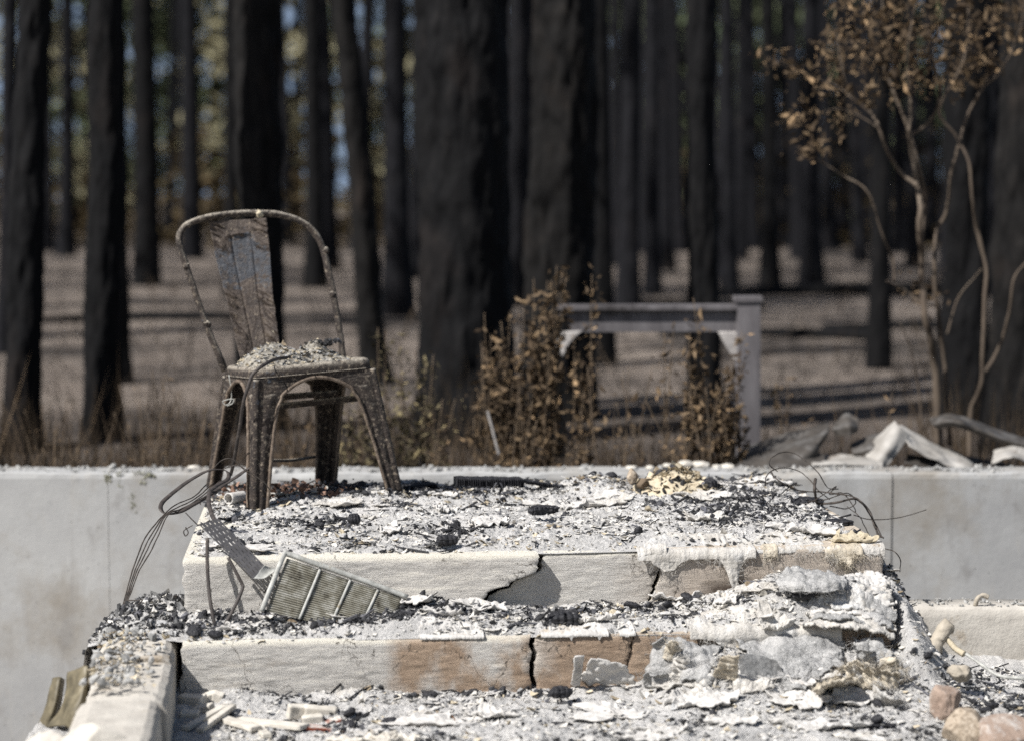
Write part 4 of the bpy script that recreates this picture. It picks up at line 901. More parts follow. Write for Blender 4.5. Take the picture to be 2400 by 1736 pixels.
for k, dx in enumerate((-14, 0, 12, 26)):
    wire('thin_wire', [P2(720 + dx * 3, 190 - dx, 5.6), P2(620 + dx, 280 + dx * .5, 5.5), P2(520 + dx, 330 + dx, 5.40), P2(440 + dx, 380 - dx * .4, 5.34), P2(350 + dx * 1.2, 520 + dx, 5.28), P2(285 + dx, 670, 5.22), P2(235 + dx * .6, 820, 5.17), P2(200 + dx * .5, 945 - k * 4, 5.12)], 0.0017, MT['wire'],
         ('outermost', 'second', 'third', 'innermost')[k] + ' dark wire of the bundle arching down from the strap loop', 'wire', 'wires arching off the left landing edge')
for k, pts in enumerate(([(700, 130), (760, 70), (820, 60), (880, 110), (960, 180)], [(780, 110), (850, 95), (920, 130), (1000, 190), (1040, 240)], [(560, 360), (600, 400), (640, 430), (700, 400)], [(560, 440), (575, 470), (560, 490), (552, 460), (600, 430)])):
    wire('thin_wire', [P2(a, b, 5.62 if k < 2 else 5.1) for a, b in pts], 0.0014, MT['wire'], ('thin wire arching up between the left chair legs', 'thin wire crossing in front of the near chair leg', 'thin wire dangling beside the perforated plate', 'curled wire end at the left landing edge')[k], 'wire')
wire('thin_wire', [P2(235, 850, 5.12), P2(330, 850, 5.1), P2(420, 850, 5.08), P2(510, 825, 5.06)], 0.0016, MT['wire'], 'straight wire sticking out of the rubble left of the upper riser', 'wire')
wire('thin_wire', [P2(230, 940, 5.05), P2(300, 880, 5.04), P2(320, 850, 5.04), P2(290, 900, 5.0), P2(340, 940, 5.0), P2(400, 925, 5.0)], 0.0014, MT['wire'], 'kinked wire in the rubble left of the lower step', 'wire')

# perforated plate with real slots
def slotted(c00, c10, c01, c11, nx, ny):
    parts = []; V = []; Fc = []
    def P(u, v): return c00 * (1 - u) * (1 - v) + c10 * u * (1 - v) + c01 * (1 - u) * v + c11 * u * v
    for j in range(ny):
        for i in range(nx):
            u0, u1, v0, v1 = i / nx, (i + 1) / nx, j / ny, (j + 1) / ny
            a0, a1 = u0 + .25 / nx, u0 + .55 / nx
            if j % 2: a0, a1 = u0 + .42 / nx, u0 + .72 / nx
            b0, b1 = v0 + .15 / ny, v0 + .80 / ny
            o = len(V); V += [P(u0, v0), P(u1, v0), P(u1, v1), P(u0, v1), P(a0, b0), P(a1, b0), P(a1, b1), P(a0, b1)]
            Fc += [[o, o + 1, o + 5, o + 4], [o + 1, o + 2, o + 6, o + 5], [o + 2, o + 3, o + 7, o + 6], [o + 3, o, o + 4, o + 7]]
    return np.array(V), Fc
pl = thing('perforated_plate', tuple(P2(830, 580, 4.98)), 'grey slotted metal plate leaning diagonally over the upper riser', 'metal plate')
V, Fc = slotted(P2(636, 425, 5.03), P2(745, 393, 5.10), P2(940, 728, 4.93), P2(1002, 655, 4.98), 5, 10)
o = mesh('slotted_panel', V, Fc, MT['plate'], parent=pl, smooth=False); solid(o, 0.0014)
o = sheet('folded_flap', [[P2(938, 728, 4.93), P2(1003, 654, 4.98)], [P2(1000, 728, 4.94), P2(1040, 668, 5.0)], [P2(1058, 690, 4.96), P2(1072, 668, 5.02)]], MT['galv'], 16, 16, 0.002, 40, 0.0014, parent=pl)

# ribbed grille panel: frame, dividers, ribbed panels
gr = thing('ribbed_grille', tuple(P2(1100, 900, 4.94)), 'olive stained ribbed metal grille with pale frame leaning on the upper riser', 'grille')
g00, g10, g01, g11 = P2(1112, 588, 4.972), at(955, 1398, 5.01), P2(985, 915, 4.90), at(905, 1500, 4.93)
def GP(u, v, d=0.0):
    p = g00 * (1 - u) * (1 - v) + g10 * u * (1 - v) + g01 * (1 - u) * v + g11 * u * v; return p + gn * d
gn = np.cross(g10 - g00, g01 - g00); gn /= np.linalg.norm(gn); gn = gn if gn[1] < 0 else -gn
us = [0.03, 0.30, 0.545, 0.77, 0.985]
for k in range(4):
    nu, nv = 8, 150
    uu = np.linspace(us[k] + 0.006, us[k + 1] - 0.006, nu); vv = np.linspace(0.06, 0.97, nv)
    V = np.array([[GP(u, v, 0.0024 * math.sin(v * 2 * math.pi * 26) + 0.0015 * math.sin(u * 9 + v * 3)) for u in uu] for v in vv])
    o = mesh('ribbed_panel', V, grid_faces(nu, nv), MT['grille'], parent=gr); solid(o, 0.001)
for u in us[1:-1]:
    V, Fc = tube_vf([GP(u, v, 0.003) for v in np.linspace(0.04, 0.98, 12)], 1.0, 8, flat=(0.003, 0.0032), side_ref=gn); mesh('divider', V, Fc, MT['galv'], parent=gr)
fr = [GP(0.0, 1.0, 0.004), GP(0.0, 0.5, 0.004), GP(0.005, 0.05, 0.004), GP(0.03, 0.0, 0.004), GP(0.2, 0.0, 0.005), GP(0.6, 0.0, 0.005), GP(1.0, 0.02, 0.004)]
V, Fc = tube_vf(catmull(fr, 60), 1.0, 8, flat=(0.005, 0.0055), side_ref=gn); mesh('frame', V + gn * 0.002, Fc, MT['galv'], parent=gr)

# ------------------------------------------------------------------ debris with shapes of its own
def c4(zx, zy): return (1400 + zx / 2.3914, 1050 + zy / 2.3914)
def c3(zx, zy): return (800 + zx / 2.3914, 1050 + zy / 2.3914)
def c5(zx, zy): return (1700 + zx / 1.9629, 900 + zy / 1.9629)
def P3(a, b, Y): return at(*c3(a, b), Y)
def P4(a, b, Y): return at(*c4(a, b), Y)
def P5(a, b, Y): return at(*c5(a, b), Y)

def drape(name, outline, m, label, cat, tf, back, conv, lift0=0.010, gap=0.010, nu=90, seed=0, fuzz=120, wr=0.006, group=None, parent=None, nose=0.022):
    """matting hanging over a nose: outline = photo points of its lower edge, left to right"""
    q = np.array([ray_t(*conv(a, b), tf - gap) for a, b in outline])
    s = np.linspace(q[0, 0], q[-1, 0], nu); zl = np.interp(s, q[:, 0], q[:, 1]); zl = zl + 0.004 * fbm(s * 60, 1.0, 3, seed)
    zt = (ztop_u(s) if tf > -0.1 else ZT + 0 * s) + lift0
    bk = back * (0.65 + 0.5 * fbm(s * 7, 4.0, 3, seed + 1)) * np.clip(np.minimum(np.linspace(0, 1, nu), np.linspace(1, 0, nu)) * 5 + 0.12, 0, 1) ** 0.6
    rows = []
    hf_ = h_land if tf > -0.1 else h_tread
    for v in np.linspace(0, 1, 14):
        tq = tf + 0.012 + bk * (1 - v); zs_ = np.maximum(hf_(s, tq) + 0.003 - 0.012 * (1 - v) ** 6, zt - lift0 + 0.002); rows.append(ST(s, tq, zs_ * (1 - v ** 3) + (zt + 0.004) * v ** 3))
    for a in np.linspace(0.2, math.pi / 2, 5): rows.append(ST(s, tf + 0.012 - (0.012 + gap) * np.sin(a), zt + 0.004 - nose * (1 - np.cos(a))))
    top = zt + 0.002 - nose
    for v in np.linspace(0.04, 1, 26): rows.append(ST(s, tf - gap - 0.010 * v * sstep(top - zl, 0.02, 0.08) * (0.4 + fbm(s * 18, 2.0, 2, seed)), np.minimum(top + (zl - top) * v, top - 0.0006 * v)))
    G = np.array(rows)
    o = sheet(name, None, m, wr=wr, wf=35, thick=0.0022, grid=G, seed=seed, fine=0.002, label=label, cat=cat, group=group, parent=parent)
    if fuzz: fibres(G[-1], fuzz, m, o, seed)
    return o
def fibres(edge, n, m, parent, seed, L=0.022, dirn=(0, -0.25, -1)):
    r = np.random.default_rng(seed + 900); k = r.integers(0, len(edge), n); parts = []
    for i in k:
        p = edge[i] + r.normal(0, 0.002, 3); d = np.array(dirn) + r.normal(0, 0.8, 3); d /= np.linalg.norm(d); e = d + r.normal(0, 0.7, 3); l = L * r.uniform(0.3, 1.2)
        P = catmull([p, p + d * l * .5, p + (d + e) * l * .5], 5); parts.append(tube_vf(P, np.linspace(0.0005, 0.0002, 5), 3, cap=False))
    V, Fc = join(parts); mesh('loose_fibres', V, Fc, m, parent=parent, kind='stuff')
drape('fibre_matting', [(228, 533), (270, 580), (296, 622), (312, 655), (345, 668), (375, 690), (402, 684), (430, 680), (468, 642), (540, 602), (600, 572), (650, 590), (700, 640), (728, 700), (745, 760), (765, 802), (786, 745), (800, 680), (830, 622), (890, 552)], MT['fibre'], 'torn pale insulation matting with a long pointed drip, hanging over the landing edge', 'insulation', 0.0, 0.16, c4, -0.004, 0.012, seed=3, nu=140)
drape('fibre_matting', [(895, 552), (930, 556), (1000, 548), (1060, 556), (1100, 572), (1140, 574), (1175, 556), (1240, 520), (1282, 498)], MT['fibre'], 'short hem of pale matting right of the pointed drip', 'insulation', 0.0, 0.15, c4, seed=5, fuzz=90, lift0=-0.005, nose=0.012, gap=0.003, wr=0.002)
drape('fibre_matting', [(932, 575), (950, 604), (985, 606), (1010, 600), (1014, 545)], MT['fibre_tan'], 'small tan tongue of matting stuck to the upper riser', 'insulation', 0.0, 0.03, c4, seed=6, fuzz=30, nu=24, gap=0.008, lift0=-0.003)
drape('fibre_matting', [(1280, 520), (1310, 570), (1340, 610), (1385, 645), (1410, 672), (1425, 640), (1440, 600), (1490, 555)], MT['fibre_tan'], 'frayed tan fibre tuft hanging near the right landing corner', 'insulation', 0.0, 0.05, c4, seed=7, fuzz=320, nu=50, lift0=-0.002, wr=0.008)
drape('fibre_matting', [(1485, 562), (1520, 590), (1560, 600), (1590, 585), (1612, 620)], MT['fibre'], 'pale matting flap folded over the right landing corner', 'insulation', 0.0, 0.14, c4, seed=8, fuzz=60, nu=40, lift0=-0.004, gap=0.004, wr=0.003)
drape('ash_crust', [(905, 545), (940, 580), (985, 588), (1030, 560)], MT['fibre'], 'thin ash crust peeling over the nose left of the drip', 'ash crust', 0.0, 0.05, lambda a, b: c4(a - 640, b - 6), seed=9, fuzz=0, nu=30)
# frills of ash along the lower nose
for k, (pts, lab) in enumerate((([(440, 1016), (520, 1030), (560, 1032), (605, 1024), (650, 1008)], 'thin ash plate jutting over the lower nose, leftmost frill'), ([(610, 1010), (640, 1040), (690, 1056), (715, 1064), (760, 1050), (775, 1036), (800, 1004)], 'ragged white ash frill hanging over the lower nose left of the wide crack'),
                                ([(1120, 1005), (1200, 1022), (1270, 1034), (1290, 1082), (1302, 1050), (1330, 1048), (1350, 1030), (1430, 1040), (1446, 1078), (1462, 1050), (1500, 1012)], 'double pointed ash frill below the charred block'), ([(1560, 1010), (1590, 1050), (1610, 1058), (1630, 1040), (1650, 1006)], 'small ash frill over the lower nose at the hairline crack'))):
    drape('ash_frill', pts, MT['ash_board'], lab, 'ash crust', TL, 0.06, c3, 0.001, 0.004, 90, 20 + k, 0, 0.002, nose=0.006)
drape('fibre_matting', [(520, 1040), (560, 1060), (640, 1078), (690, 1100), (720, 1140), (800, 1160), (880, 1130), (950, 1060), (1010, 1040), (1040, 1062), (1100, 1090), (1180, 1110), (1300, 1100), (1370, 1080)], MT['fibre'], 'wide ashy matting sagging over the lower nose at right', 'insulation', TL, 0.17, c4, 0.008, 0.010, 110, 30, 120, 0.010)

# crumpled matting lying at the foot of the lower step (right)
def mat(lab, rows, m, wr=0.012, wf=22, rag=0.05, seed=0, nu=90, nv=80, cv=P4, fine=0.003, fz=160, thick=0.004, name='crumpled_matting', cat='insulation', foot=False):
    if foot:
        rows = [list(r_) for r_ in rows]; nr_ = len(rows); cvs = {P4: c4, P3: c3}[cv]
        for j in range(len(rows[0])):
            a_, b_, y_ = rows[-1][j]; p_ = hit(*cvs(a_, b_))
            yt_, yb_ = rows[0][j][2], y_
            for i in range(1, nr_):
                kk = (yt_ - rows[i][j][2]) / max(yt_ - yb_, 1e-4); rows[i][j] = (rows[i][j][0], rows[i][j][1], yt_ + (p_[1] - yt_) * kk)
    G = sheet_grid([[cv(*p) for p in r_] for r_ in rows], nu, nv)
    if not foot and cv is P4:
        s_, t_ = st_of(G); ins = (t_ > TL + 0.005) & (t_ < 0.0); G[..., 2] = np.where(ins, np.maximum(G[..., 2], h_tread(s_, t_) + 0.005), G[..., 2])
    if foot:
        G[..., 2] = np.maximum(G[..., 2], h_ground(G[..., 0], G[..., 1]) + 0.006)
    o = sheet(name, None, m, wr=wr, wf=wf, thick=thick, rag=rag * 1.6, seed=seed, grid=G, fine=fine, folds=wr * (4.2 if foot else 2.2) if 'fibre' in m.name else wr * 1.5, bottom=not foot, label=lab, cat=cat)
    if fz: fibres(np.vstack([G[0], G[-1], G[:, 0], G[:, -1]]), fz, m, o, seed, 0.02, (0, -0.3, 0.4))
    return o
mat('grey peaked sheet of matting leaning on the lower riser beside the brown stain', [[(345, 1042, 4.87), (440, 1048, 4.88), (560, 1085, 4.88), (700, 1098, 4.88)], [(290, 1120, 4.80), (420, 1110, 4.78), (560, 1150, 4.80), (720, 1180, 4.80)], [(250, 1200, 4.78), (400, 1210, 4.73), (540, 1240, 4.76), (700, 1260, 4.76)], [(215, 1300, 4.72), (360, 1330, 4.68), (500, 1330, 4.70), (660, 1320, 4.70)]], MT['fibre_grey'], 0.009, 20, 0.06, 41, foot=True)
mat('broad powdery grey matting slumped over the lower step at right', [[(820, 1000, 4.99), (1000, 975, 5.0), (1200, 985, 5.0), (1340, 1010, 5.0)], [(760, 1080, 4.88), (950, 1090, 4.86), (1180, 1090, 4.85), (1380, 1090, 4.87)], [(800, 1180, 4.82), (980, 1190, 4.78), (1200, 1200, 4.78), (1420, 1190, 4.81)], [(900, 1300, 4.74), (1080, 1310, 4.72), (1240, 1320, 4.71), (1440, 1250, 4.75)]], MT['fibre_grey'], 0.009, 16, 0.06, 43, 100, 80, foot=True)
mat('narrow grey flap of matting hanging at the right end of the lower step', [[(1440, 1060, 4.92), (1500, 1040, 4.92), (1560, 1060, 4.92)], [(1430, 1090, 4.87), (1540, 1100, 4.86), (1620, 1120, 4.88)], [(1470, 1180, 4.84), (1580, 1180, 4.82), (1690, 1190, 4.84)], [(1500, 1240, 4.82), (1600, 1250, 4.80), (1720, 1250, 4.82)]], MT['fibre_grey'], 0.010, 22, 0.06, 45, foot=True)
mat('upright curled tan scrap of cloth in front of the dark screen', [[(690, 1160, 4.75), (740, 1150, 4.74), (795, 1142, 4.74)], [(660, 1230, 4.73), (720, 1225, 4.70), (792, 1220, 4.71)], [(630, 1300, 4.70), (700, 1305, 4.68), (788, 1312, 4.69)]], MT['fibre_tan'], 0.005, 30, 0.03, 47, 40, 40, fz=60, foot=True)
mat('dark grey mesh screen draped between the matting heaps', [[(780, 1150, 4.79), (900, 1150, 4.80), (1010, 1190, 4.79)], [(790, 1230, 4.76), (920, 1240, 4.75), (1060, 1260, 4.75)], [(800, 1310, 4.73), (950, 1330, 4.71), (1120, 1315, 4.72)]], m_simple('grey_mesh_screen', [(0.3, (0.14, 0.14, 0.14)), (0.7, (0.27, 0.27, 0.265))], 120, 0.9, ((400, 0.9, 0.003),)), 0.006, 20, 0.03, 48, 50, 40, fz=0, thick=0.002, foot=True)
mat('tan gauzy tangle of matting at the foot of the right step corner', [[(1380, 1215, 4.76), (1480, 1205, 4.76), (1600, 1230, 4.76), (1720, 1240, 4.78)], [(1340, 1270, 4.71), (1460, 1260, 4.68), (1600, 1260, 4.69), (1730, 1280, 4.72)], [(1250, 1345, 4.66), (1420, 1330, 4.63), (1560, 1350, 4.63), (1700, 1330, 4.67)]], MT['fibre_tan'], 0.012, 26, 0.09, 49, 80, 60, fz=420, foot=True)
mat('twisted tan strip of matting left of the gauzy tangle', [[(1210, 1355, 4.63), (1330, 1310, 4.66), (1450, 1290, 4.68)], [(1230, 1365, 4.62), (1350, 1340, 4.63), (1460, 1310, 4.66)]], MT['fibre_tan'], 0.006, 30, 0.0, 50, 50, 12, fz=60, foot=True)
mat('limp off-white rag lying right of the gauzy tangle', [[(1555, 1305, 4.70), (1600, 1330, 4.68), (1680, 1380, 4.66)], [(1550, 1390, 4.64), (1620, 1400, 4.62), (1720, 1420, 4.62)], [(1560, 1420, 4.60), (1640, 1440, 4.59), (1740, 1450, 4.60)]], MT['fibre'], 0.010, 26, 0.05, 51, 50, 40, foot=True)
for k, (a, b, w, h, m_, lab) in enumerate(((470, 1230, 60, 60, 'fibre', 'small folded white scrap among the grey matting'), (330, 1300, 90, 40, 'fibre_grey', 'low crumpled grey scrap left of the peaked sheet'), (600, 1280, 60, 60, 'fibre_grey', 'dark tucked fold between the peaked sheet and the tan scrap'), (420, 1160, 50, 70, 'fibre_tan', 'narrow tan fold standing on the peaked grey sheet'), (560, 1350, 110, 34, 'fibre', 'flat pale rag at the foot of the peaked sheet'), (860, 1360, 120, 26, 'fibre', 'thin pale rag below the dark screen'), (1120, 1345, 100, 30, 'fibre_grey', 'torn grey rag below the broad matting'), (1500, 1180, 60, 60, 'fibre_grey', 'ashy lump of matting by the right step corner'), (1640, 1230, 60, 70, 'fibre_tan', 'stringy tan gauze hanging at the right step end'))):
    mat(lab, [[(a - w, b - h, 4.82), (a, b - h * 1.15, 4.80), (a + w, b - h * .9, 4.82)], [(a - w * 1.1, b, 4.76), (a + w * .1, b - h * .2, 4.74), (a + w * 1.05, b, 4.76)], [(a - w * .9, b + h, 4.70), (a, b + h * 1.1, 4.68), (a + w, b + h * .8, 4.70)]], MT[m_], 0.008, 30, 0.09, 140 + k, 44, 36, fz=90, thick=0.003, foot=True)
# padded batt and layered boards on the right of the tread
mat('puffy greyish white batt of insulation wedged under the right landing edge', [[(1005, 700, 5.02), (1120, 672, 5.04), (1300, 690, 5.05), (1400, 720, 5.05)], [(1000, 760, 4.96), (1120, 750, 4.94), (1280, 750, 4.94), (1410, 760, 4.98)], [(1020, 800, 4.96), (1130, 810, 4.92), (1260, 810, 4.92), (1400, 800, 4.95)]], MT['fibre_grey'], 0.008, 24, 0.06, 52, 90, 56)
LB = ['topmost', 'second', 'third', 'fourth', 'fifth', 'lowest']
for k in range(6):
    d = k * 38
    mat(LB[k] + ' of the sloping ashy boards stacked at the right end of the tread', [[(1260 - k * 14, 730 + d, 5.10 - k * .022), (1420, 690 + d, 5.13 - k * .022), (1590 + k * 12, 700 + d, 5.15 - k * .022)], [(1230 - k * 16, 775 + d, 5.03 - k * .022), (1420, 760 + d, 5.04 - k * .022), (1640 + k * 10, 790 + d, 5.06 - k * .022)], [(1200 - k * 18, 815 + d, 4.99 - k * .022), (1420, 830 + d, 4.97 - k * .022), (1660 + k * 8, 880 + d, 5.0 - k * .022)]], (MT['ash_board'], MT['fibre_grey'], MT['fibre'])[k % 3], 0.007, 30, 0.10, 60 + k, 80, 44, fz=0, thick=0.006, name='ashy_board', cat='board')

# pale crusted sheets of ash
def crust(lab, conv, cx, cy, rx, ry, z, th, m=MT['ash_board'], seed=0, tilt=0.0):
    """thin ragged plate of ash lying on whatever surface is there, its rim curled up a little"""
    c = onz(*conv(cx, cy), z); sx = rx / ppm(c[1]) * 1.1; dsc = abs((onz(*conv(cx, cy - ry), z) - onz(*conv(cx, cy + ry), z))[1]) / 2
    n, k = 30, 110; a = np.linspace(0, 2 * math.pi, k, endpoint=False); rad = 0.8 + 0.55 * fbm(np.cos(a) * 1.8 + seed, np.sin(a) * 1.8, 5, seed) + 0.10 * fbm(np.cos(a) * 9, np.sin(a) * 9, 3, seed)
    def surf(X, Y):
        if z < 0.13: return h_ground(X, Y)
        s_, t_ = st_of(np.stack([X, Y], -1)); return h_land(s_, t_) if z > 0.3 else h_tread(s_, t_)
    rows = []; base = float(np.mean(surf(c[0] + np.cos(a) * sx * .5, c[1] + np.sin(a) * dsc * .5)))
    for qv in np.linspace(0.02, 1, n):
        X = c[0] + np.cos(a) * rad * qv * sx; Y = c[1] + np.sin(a) * rad * qv * dsc
        h0 = 0.35 * base + 0.65 * surf(X, Y)
        Z = np.maximum(h0 + 0.3 * th, surf(X, Y) + 0.002) + 0.004 * fbm(X * 22, Y * 22, 4, seed) + 0.005 * terr(fbm(X * 26, Y * 34, 3, seed + 2), 2.5) + 0.020 * qv ** 7 * (0.35 + fbm(np.cos(a) * 3, np.sin(a) * 3, 3, seed + 5)) 
        rows.append(np.stack([X, Y, Z], -1))
    V = np.array(rows); o = mesh('ash_crust', V, grid_faces(k, n, 0, True), m, label=lab, cat='ash crust'); solid(o, 0.003, -1); return o
def crust_plate(lab, X0, Y0, sx, sy, hf, seed, m):
    n, k = 22, 84; a = np.linspace(0, 2 * math.pi, k, endpoint=False); rad = 0.8 + 0.8 * fbm(np.cos(a) * 1.7 + seed, np.sin(a) * 1.7, 5, seed) + 0.12 * fbm(np.cos(a) * 9, np.sin(a) * 9, 3, seed)
    rad = np.maximum(rad, 0.25); base = float(np.mean(hf(X0 + np.cos(a) * sx * .5, Y0 + np.sin(a) * sy * .5))); rows = []
    for qv in np.linspace(0.02, 1, n):
        X = X0 + np.cos(a) * rad * qv * sx; Y = Y0 + np.sin(a) * rad * qv * sy; S0 = hf(X, Y)
        Z = np.maximum(0.45 * base + 0.55 * S0 + 0.004, S0 + 0.002) + 0.004 * fbm(X * 24, Y * 24, 4, seed) + 0.004 * terr(fbm(X * 30, Y * 40, 3, seed + 2), 2.5) + 0.014 * qv ** 6 * np.maximum(0, 0.2 + 1.2 * fbm(np.cos(a) * 1.6, np.sin(a) * 1.6, 3, seed + 5))
        rows.append(np.stack([X, Y, Z], -1))
    o = mesh('ash_crust', np.array(rows), grid_faces(k, n, 0, True), m, label=lab, cat='ash crust', group='broad ash crusts'); solid(o, 0.0025, -1)
def hs_land(X, Y): a_, b_ = st_of(np.stack([X, Y], -1)); return h_land(a_, b_)
def hs_tread(X, Y): a_, b_ = st_of(np.stack([X, Y], -1)); return h_tread(a_, b_)
rc = np.random.default_rng(61)
for nm, hf, n_, smp, lo, hi in (('landing', hs_land, 12, lambda: ST(rc.uniform(0.1, LEN - 0.1), rc.uniform(0.08, 1.0), 0.0), 0.035, 0.10), ('lower tread', hs_tread, 6, lambda: ST(rc.uniform(0.1, LEN - 0.1), rc.uniform(TL + 0.06, -0.05), 0.0), 0.030, 0.07), ('ground', h_ground, 14, lambda: np.array([rc.uniform(-0.6, 1.1), rc.uniform(4.42, 4.82), 0.0]), 0.04, 0.11)):
    zz_ = {}
    for _ in range(n_):
        p = smp()
        if nm == 'ground' and (not off_steps(p[0], p[1]) or st_of(p)[1] > TL - 0.05): continue
        zz_.setdefault(zone(p, nm), []).append(p)
    for zn, L_ in zz_.items():
        L_.sort(key=lambda p: p[0] / p[1])
        for j, p in enumerate(L_):
            sx = rc.uniform(lo, hi); crust_plate(('' if len(L_) == 1 else ORD[j] + ' ') + 'broad curled ash crust on the ' + zn, p[0], p[1], sx, sx * rc.uniform(0.5, 0.9) * (0.6 if nm == 'lower tread' else 1), hf, int(rc.integers(1, 900)), MT['ash_board'] if rc.random() < 0.8 else MT['fibre'])
zl = zu
crust('large cracked white ash plate in the middle of the landing', c3, 830, 455, 64, 34, zl + 0.012, 0.014, seed=2)
crust('small white ash plate left of the large cracked one', c3, 575, 375, 26, 18, zl + 0.012, 0.016, seed=4)
crust('flat pale ash plate on the left middle of the landing', c3, 280, 480, 34, 20, zl + 0.012, 0.010, seed=6)
crust('flat pale ash plate near the wide crack', c3, 1290, 330, 48, 20, zl + 0.014, 0.010, seed=8)
crust('powdery ash sheet above the matting drip', c4, 620, 420, 62, 16, zl + 0.016, 0.016, MT['fibre'], 10)
crust('broad pale ash sheet near the right landing corner', c4, 1150, 480, 90, 24, zl + 0.012, 0.012, seed=12)
crust('long tan flap peeling along the right landing edge', c4, 1440, 500, 60, 14, zl + 0.018, 0.010, MT['flake_tan'], 13)
crust('crusted ash mound sliding off the lower tread, below the grille', c3, 420, 900, 70, 30, ZT + 0.03, 0.030, seed=14)
crust('thin ash plate on the lower tread left of centre', c3, 560, 985, 58, 12, ZT + 0.014, 0.012, seed=16)
crust('flat ash sheet on the tread right of the wide crack', c3, 1420, 985, 52, 12, ZT + 0.014, 0.012, seed=18)
crust('lumpy white ash mass on the tread under the drip', c4, 440, 890, 70, 16, ZT + 0.02, 0.022, seed=20)
crust('curled white ash scrap below the puffy batt', c4, 990, 910, 44, 24, ZT + 0.05, 0.03, MT['fibre'], seed=22)
crust('ash sheet on the tread beside the lumpy mass', c4, 720, 900, 34, 20, ZT + 0.03, 0.02, seed=23)
crust('warm grey ash sheet in the foreground with a split edge', c4, 540, 1440, 92, 34, ZG + 0.02, 0.014, seed=24)
crust('flat ash sheet at the bottom centre of the foreground', c4, 380, 1570, 80, 28, ZG + 0.02, 0.014, seed=26)
crust('pale ash sheet at the bottom right of the foreground', c4, 1200, 1560, 120, 30, ZG + 0.012, 0.012, seed=28)
crust('cream ash sheet in front of the wide crack', c3, 770, 1480, 52, 18, ZG + 0.02, 0.012, seed=30)
crust('white plaster slab at the bottom left of the foreground', c2, 1560, 1600, 90, 30, ZG + 0.03, 0.016, MT['rubble'], seed=32)
crust('whitish crust patch left of the folded card', c3, 300, 1600, 60, 26, ZG + 0.03, 0.016, MT['rubble'], seed=34)
mat('leaning cream ash board against the brown stained riser', [[(1395, 1165, 4.81), (1480, 1180, 4.82), (1600, 1215, 4.83)], [(1340, 1260, 4.77), (1480, 1260, 4.76), (1650, 1270, 4.77)], [(1240, 1330, 4.74), (1450, 1330, 4.70), (1680, 1330, 4.71)]], MT['ash_board'], 0.010, 24, 0.06, 53, 60, 40, cv=P3, fz=0, name='ash_board', cat='board', foot=True)
mat('upright cream splinter of board right of the wide crack', [[(1306, 1160, 4.79), (1335, 1156, 4.79), (1364, 1156, 4.80)], [(1300, 1240, 4.78), (1325, 1236, 4.76), (1350, 1240, 4.77)], [(1280, 1330, 4.75), (1310, 1335, 4.74), (1340, 1335, 4.74)]], MT['ash_board'], 0.004, 40, 0.02, 54, 24, 40, cv=P3, fz=0, name='ash_board', cat='board', foot=True)
# folded card
mat('folded scrap of metal, brown inside, lying in the foreground ash', [[(500, 1612, 4.62), (530, 1545, 4.66), (556, 1478, 4.69)], [(560, 1575, 4.68), (590, 1520, 4.70), (590, 1482, 4.71)], [(610, 1600, 4.60), (640, 1530, 4.61), (610, 1490, 4.66)], [(520, 1622, 4.56), (620, 1605, 4.55), (684, 1575, 4.57)]], MT['card'], 0.002, 20, 0.0, 55, 30, 40, cv=P3, fz=0, fine=0.0006, thick=0.003, name='folded_scrap', cat='metal scrap')
# burnt board along the back of the landing and charred blocks
def plank(lab, a, b, w, h, seed, teeth=0.006, name='charred_board', cat='board'):
    a, b = np.asarray(a), np.asarray(b); n = 90; k = np.linspace(0, 1, n); P = a + (b - a) * k[:, None]
    d = (b - a) / np.linalg.norm(b - a); sd = np.array([-d[1], d[0], 0]); sd /= np.linalg.norm(sd)
    th = teeth * (np.floor(k * n) % 3 == 0) + 0.004 * fbm(k * 20, 1.0, 3, seed); rows = []
    for (x, z) in ((-1, -1), (-1, 0), (-1, 0.9), (-0.8, 1), (0, 1.05), (0.8, 1), (1, 0.9), (1, -1)):
        rows.append(P + sd * (x * w / 2 + th * np.sign(x))[:, None] + np.array([0, 0, 1]) * (z * h / 2 + 0.003 * fbm(k * 26, x, 3, seed + 2))[:, None])
    V = np.array(rows); Fc = grid_faces(n, 8).tolist() + [[r * n for r in range(8)], [r * n + n - 1 for r in range(8)][::-1], ]
    Fc += [[7 * n + i, 7 * n + i + 1, i + 1, i] for i in range(n - 1)]
    return mesh(name, V, Fc, MT['char'], smooth=False, label=lab, cat=cat)
plank('long charred board along the back edge of the landing', P3(640, 182, 6.02), P3(1010, 185, 6.06), 0.06, 0.022, 3)
plank('thin charred lath right of the long board, sloping down', P3(1010, 180, 6.0), P3(1350, 238, 5.95), 0.02, 0.010, 5)
plank('comb toothed charred lath beside the right front chair leg', P3(335, 225, 5.95), P3(510, 210, 6.0), 0.04, 0.018, 7, 0.012)
plank('charred slat with toothed edge at the right of the landing', P4(812, 262, 5.9), P4(972, 255, 5.95), 0.03, 0.022, 9, 0.010)
plank('black charred board lying in the right foreground', P4(1080, 1525, 4.60), P4(1360, 1535, 4.60), 0.016, 0.010, 11)
plank('short charred stick at the bottom right of the foreground', P4(1520, 1560, 4.56), P4(1664, 1562, 4.56), 0.02, 0.014, 13)
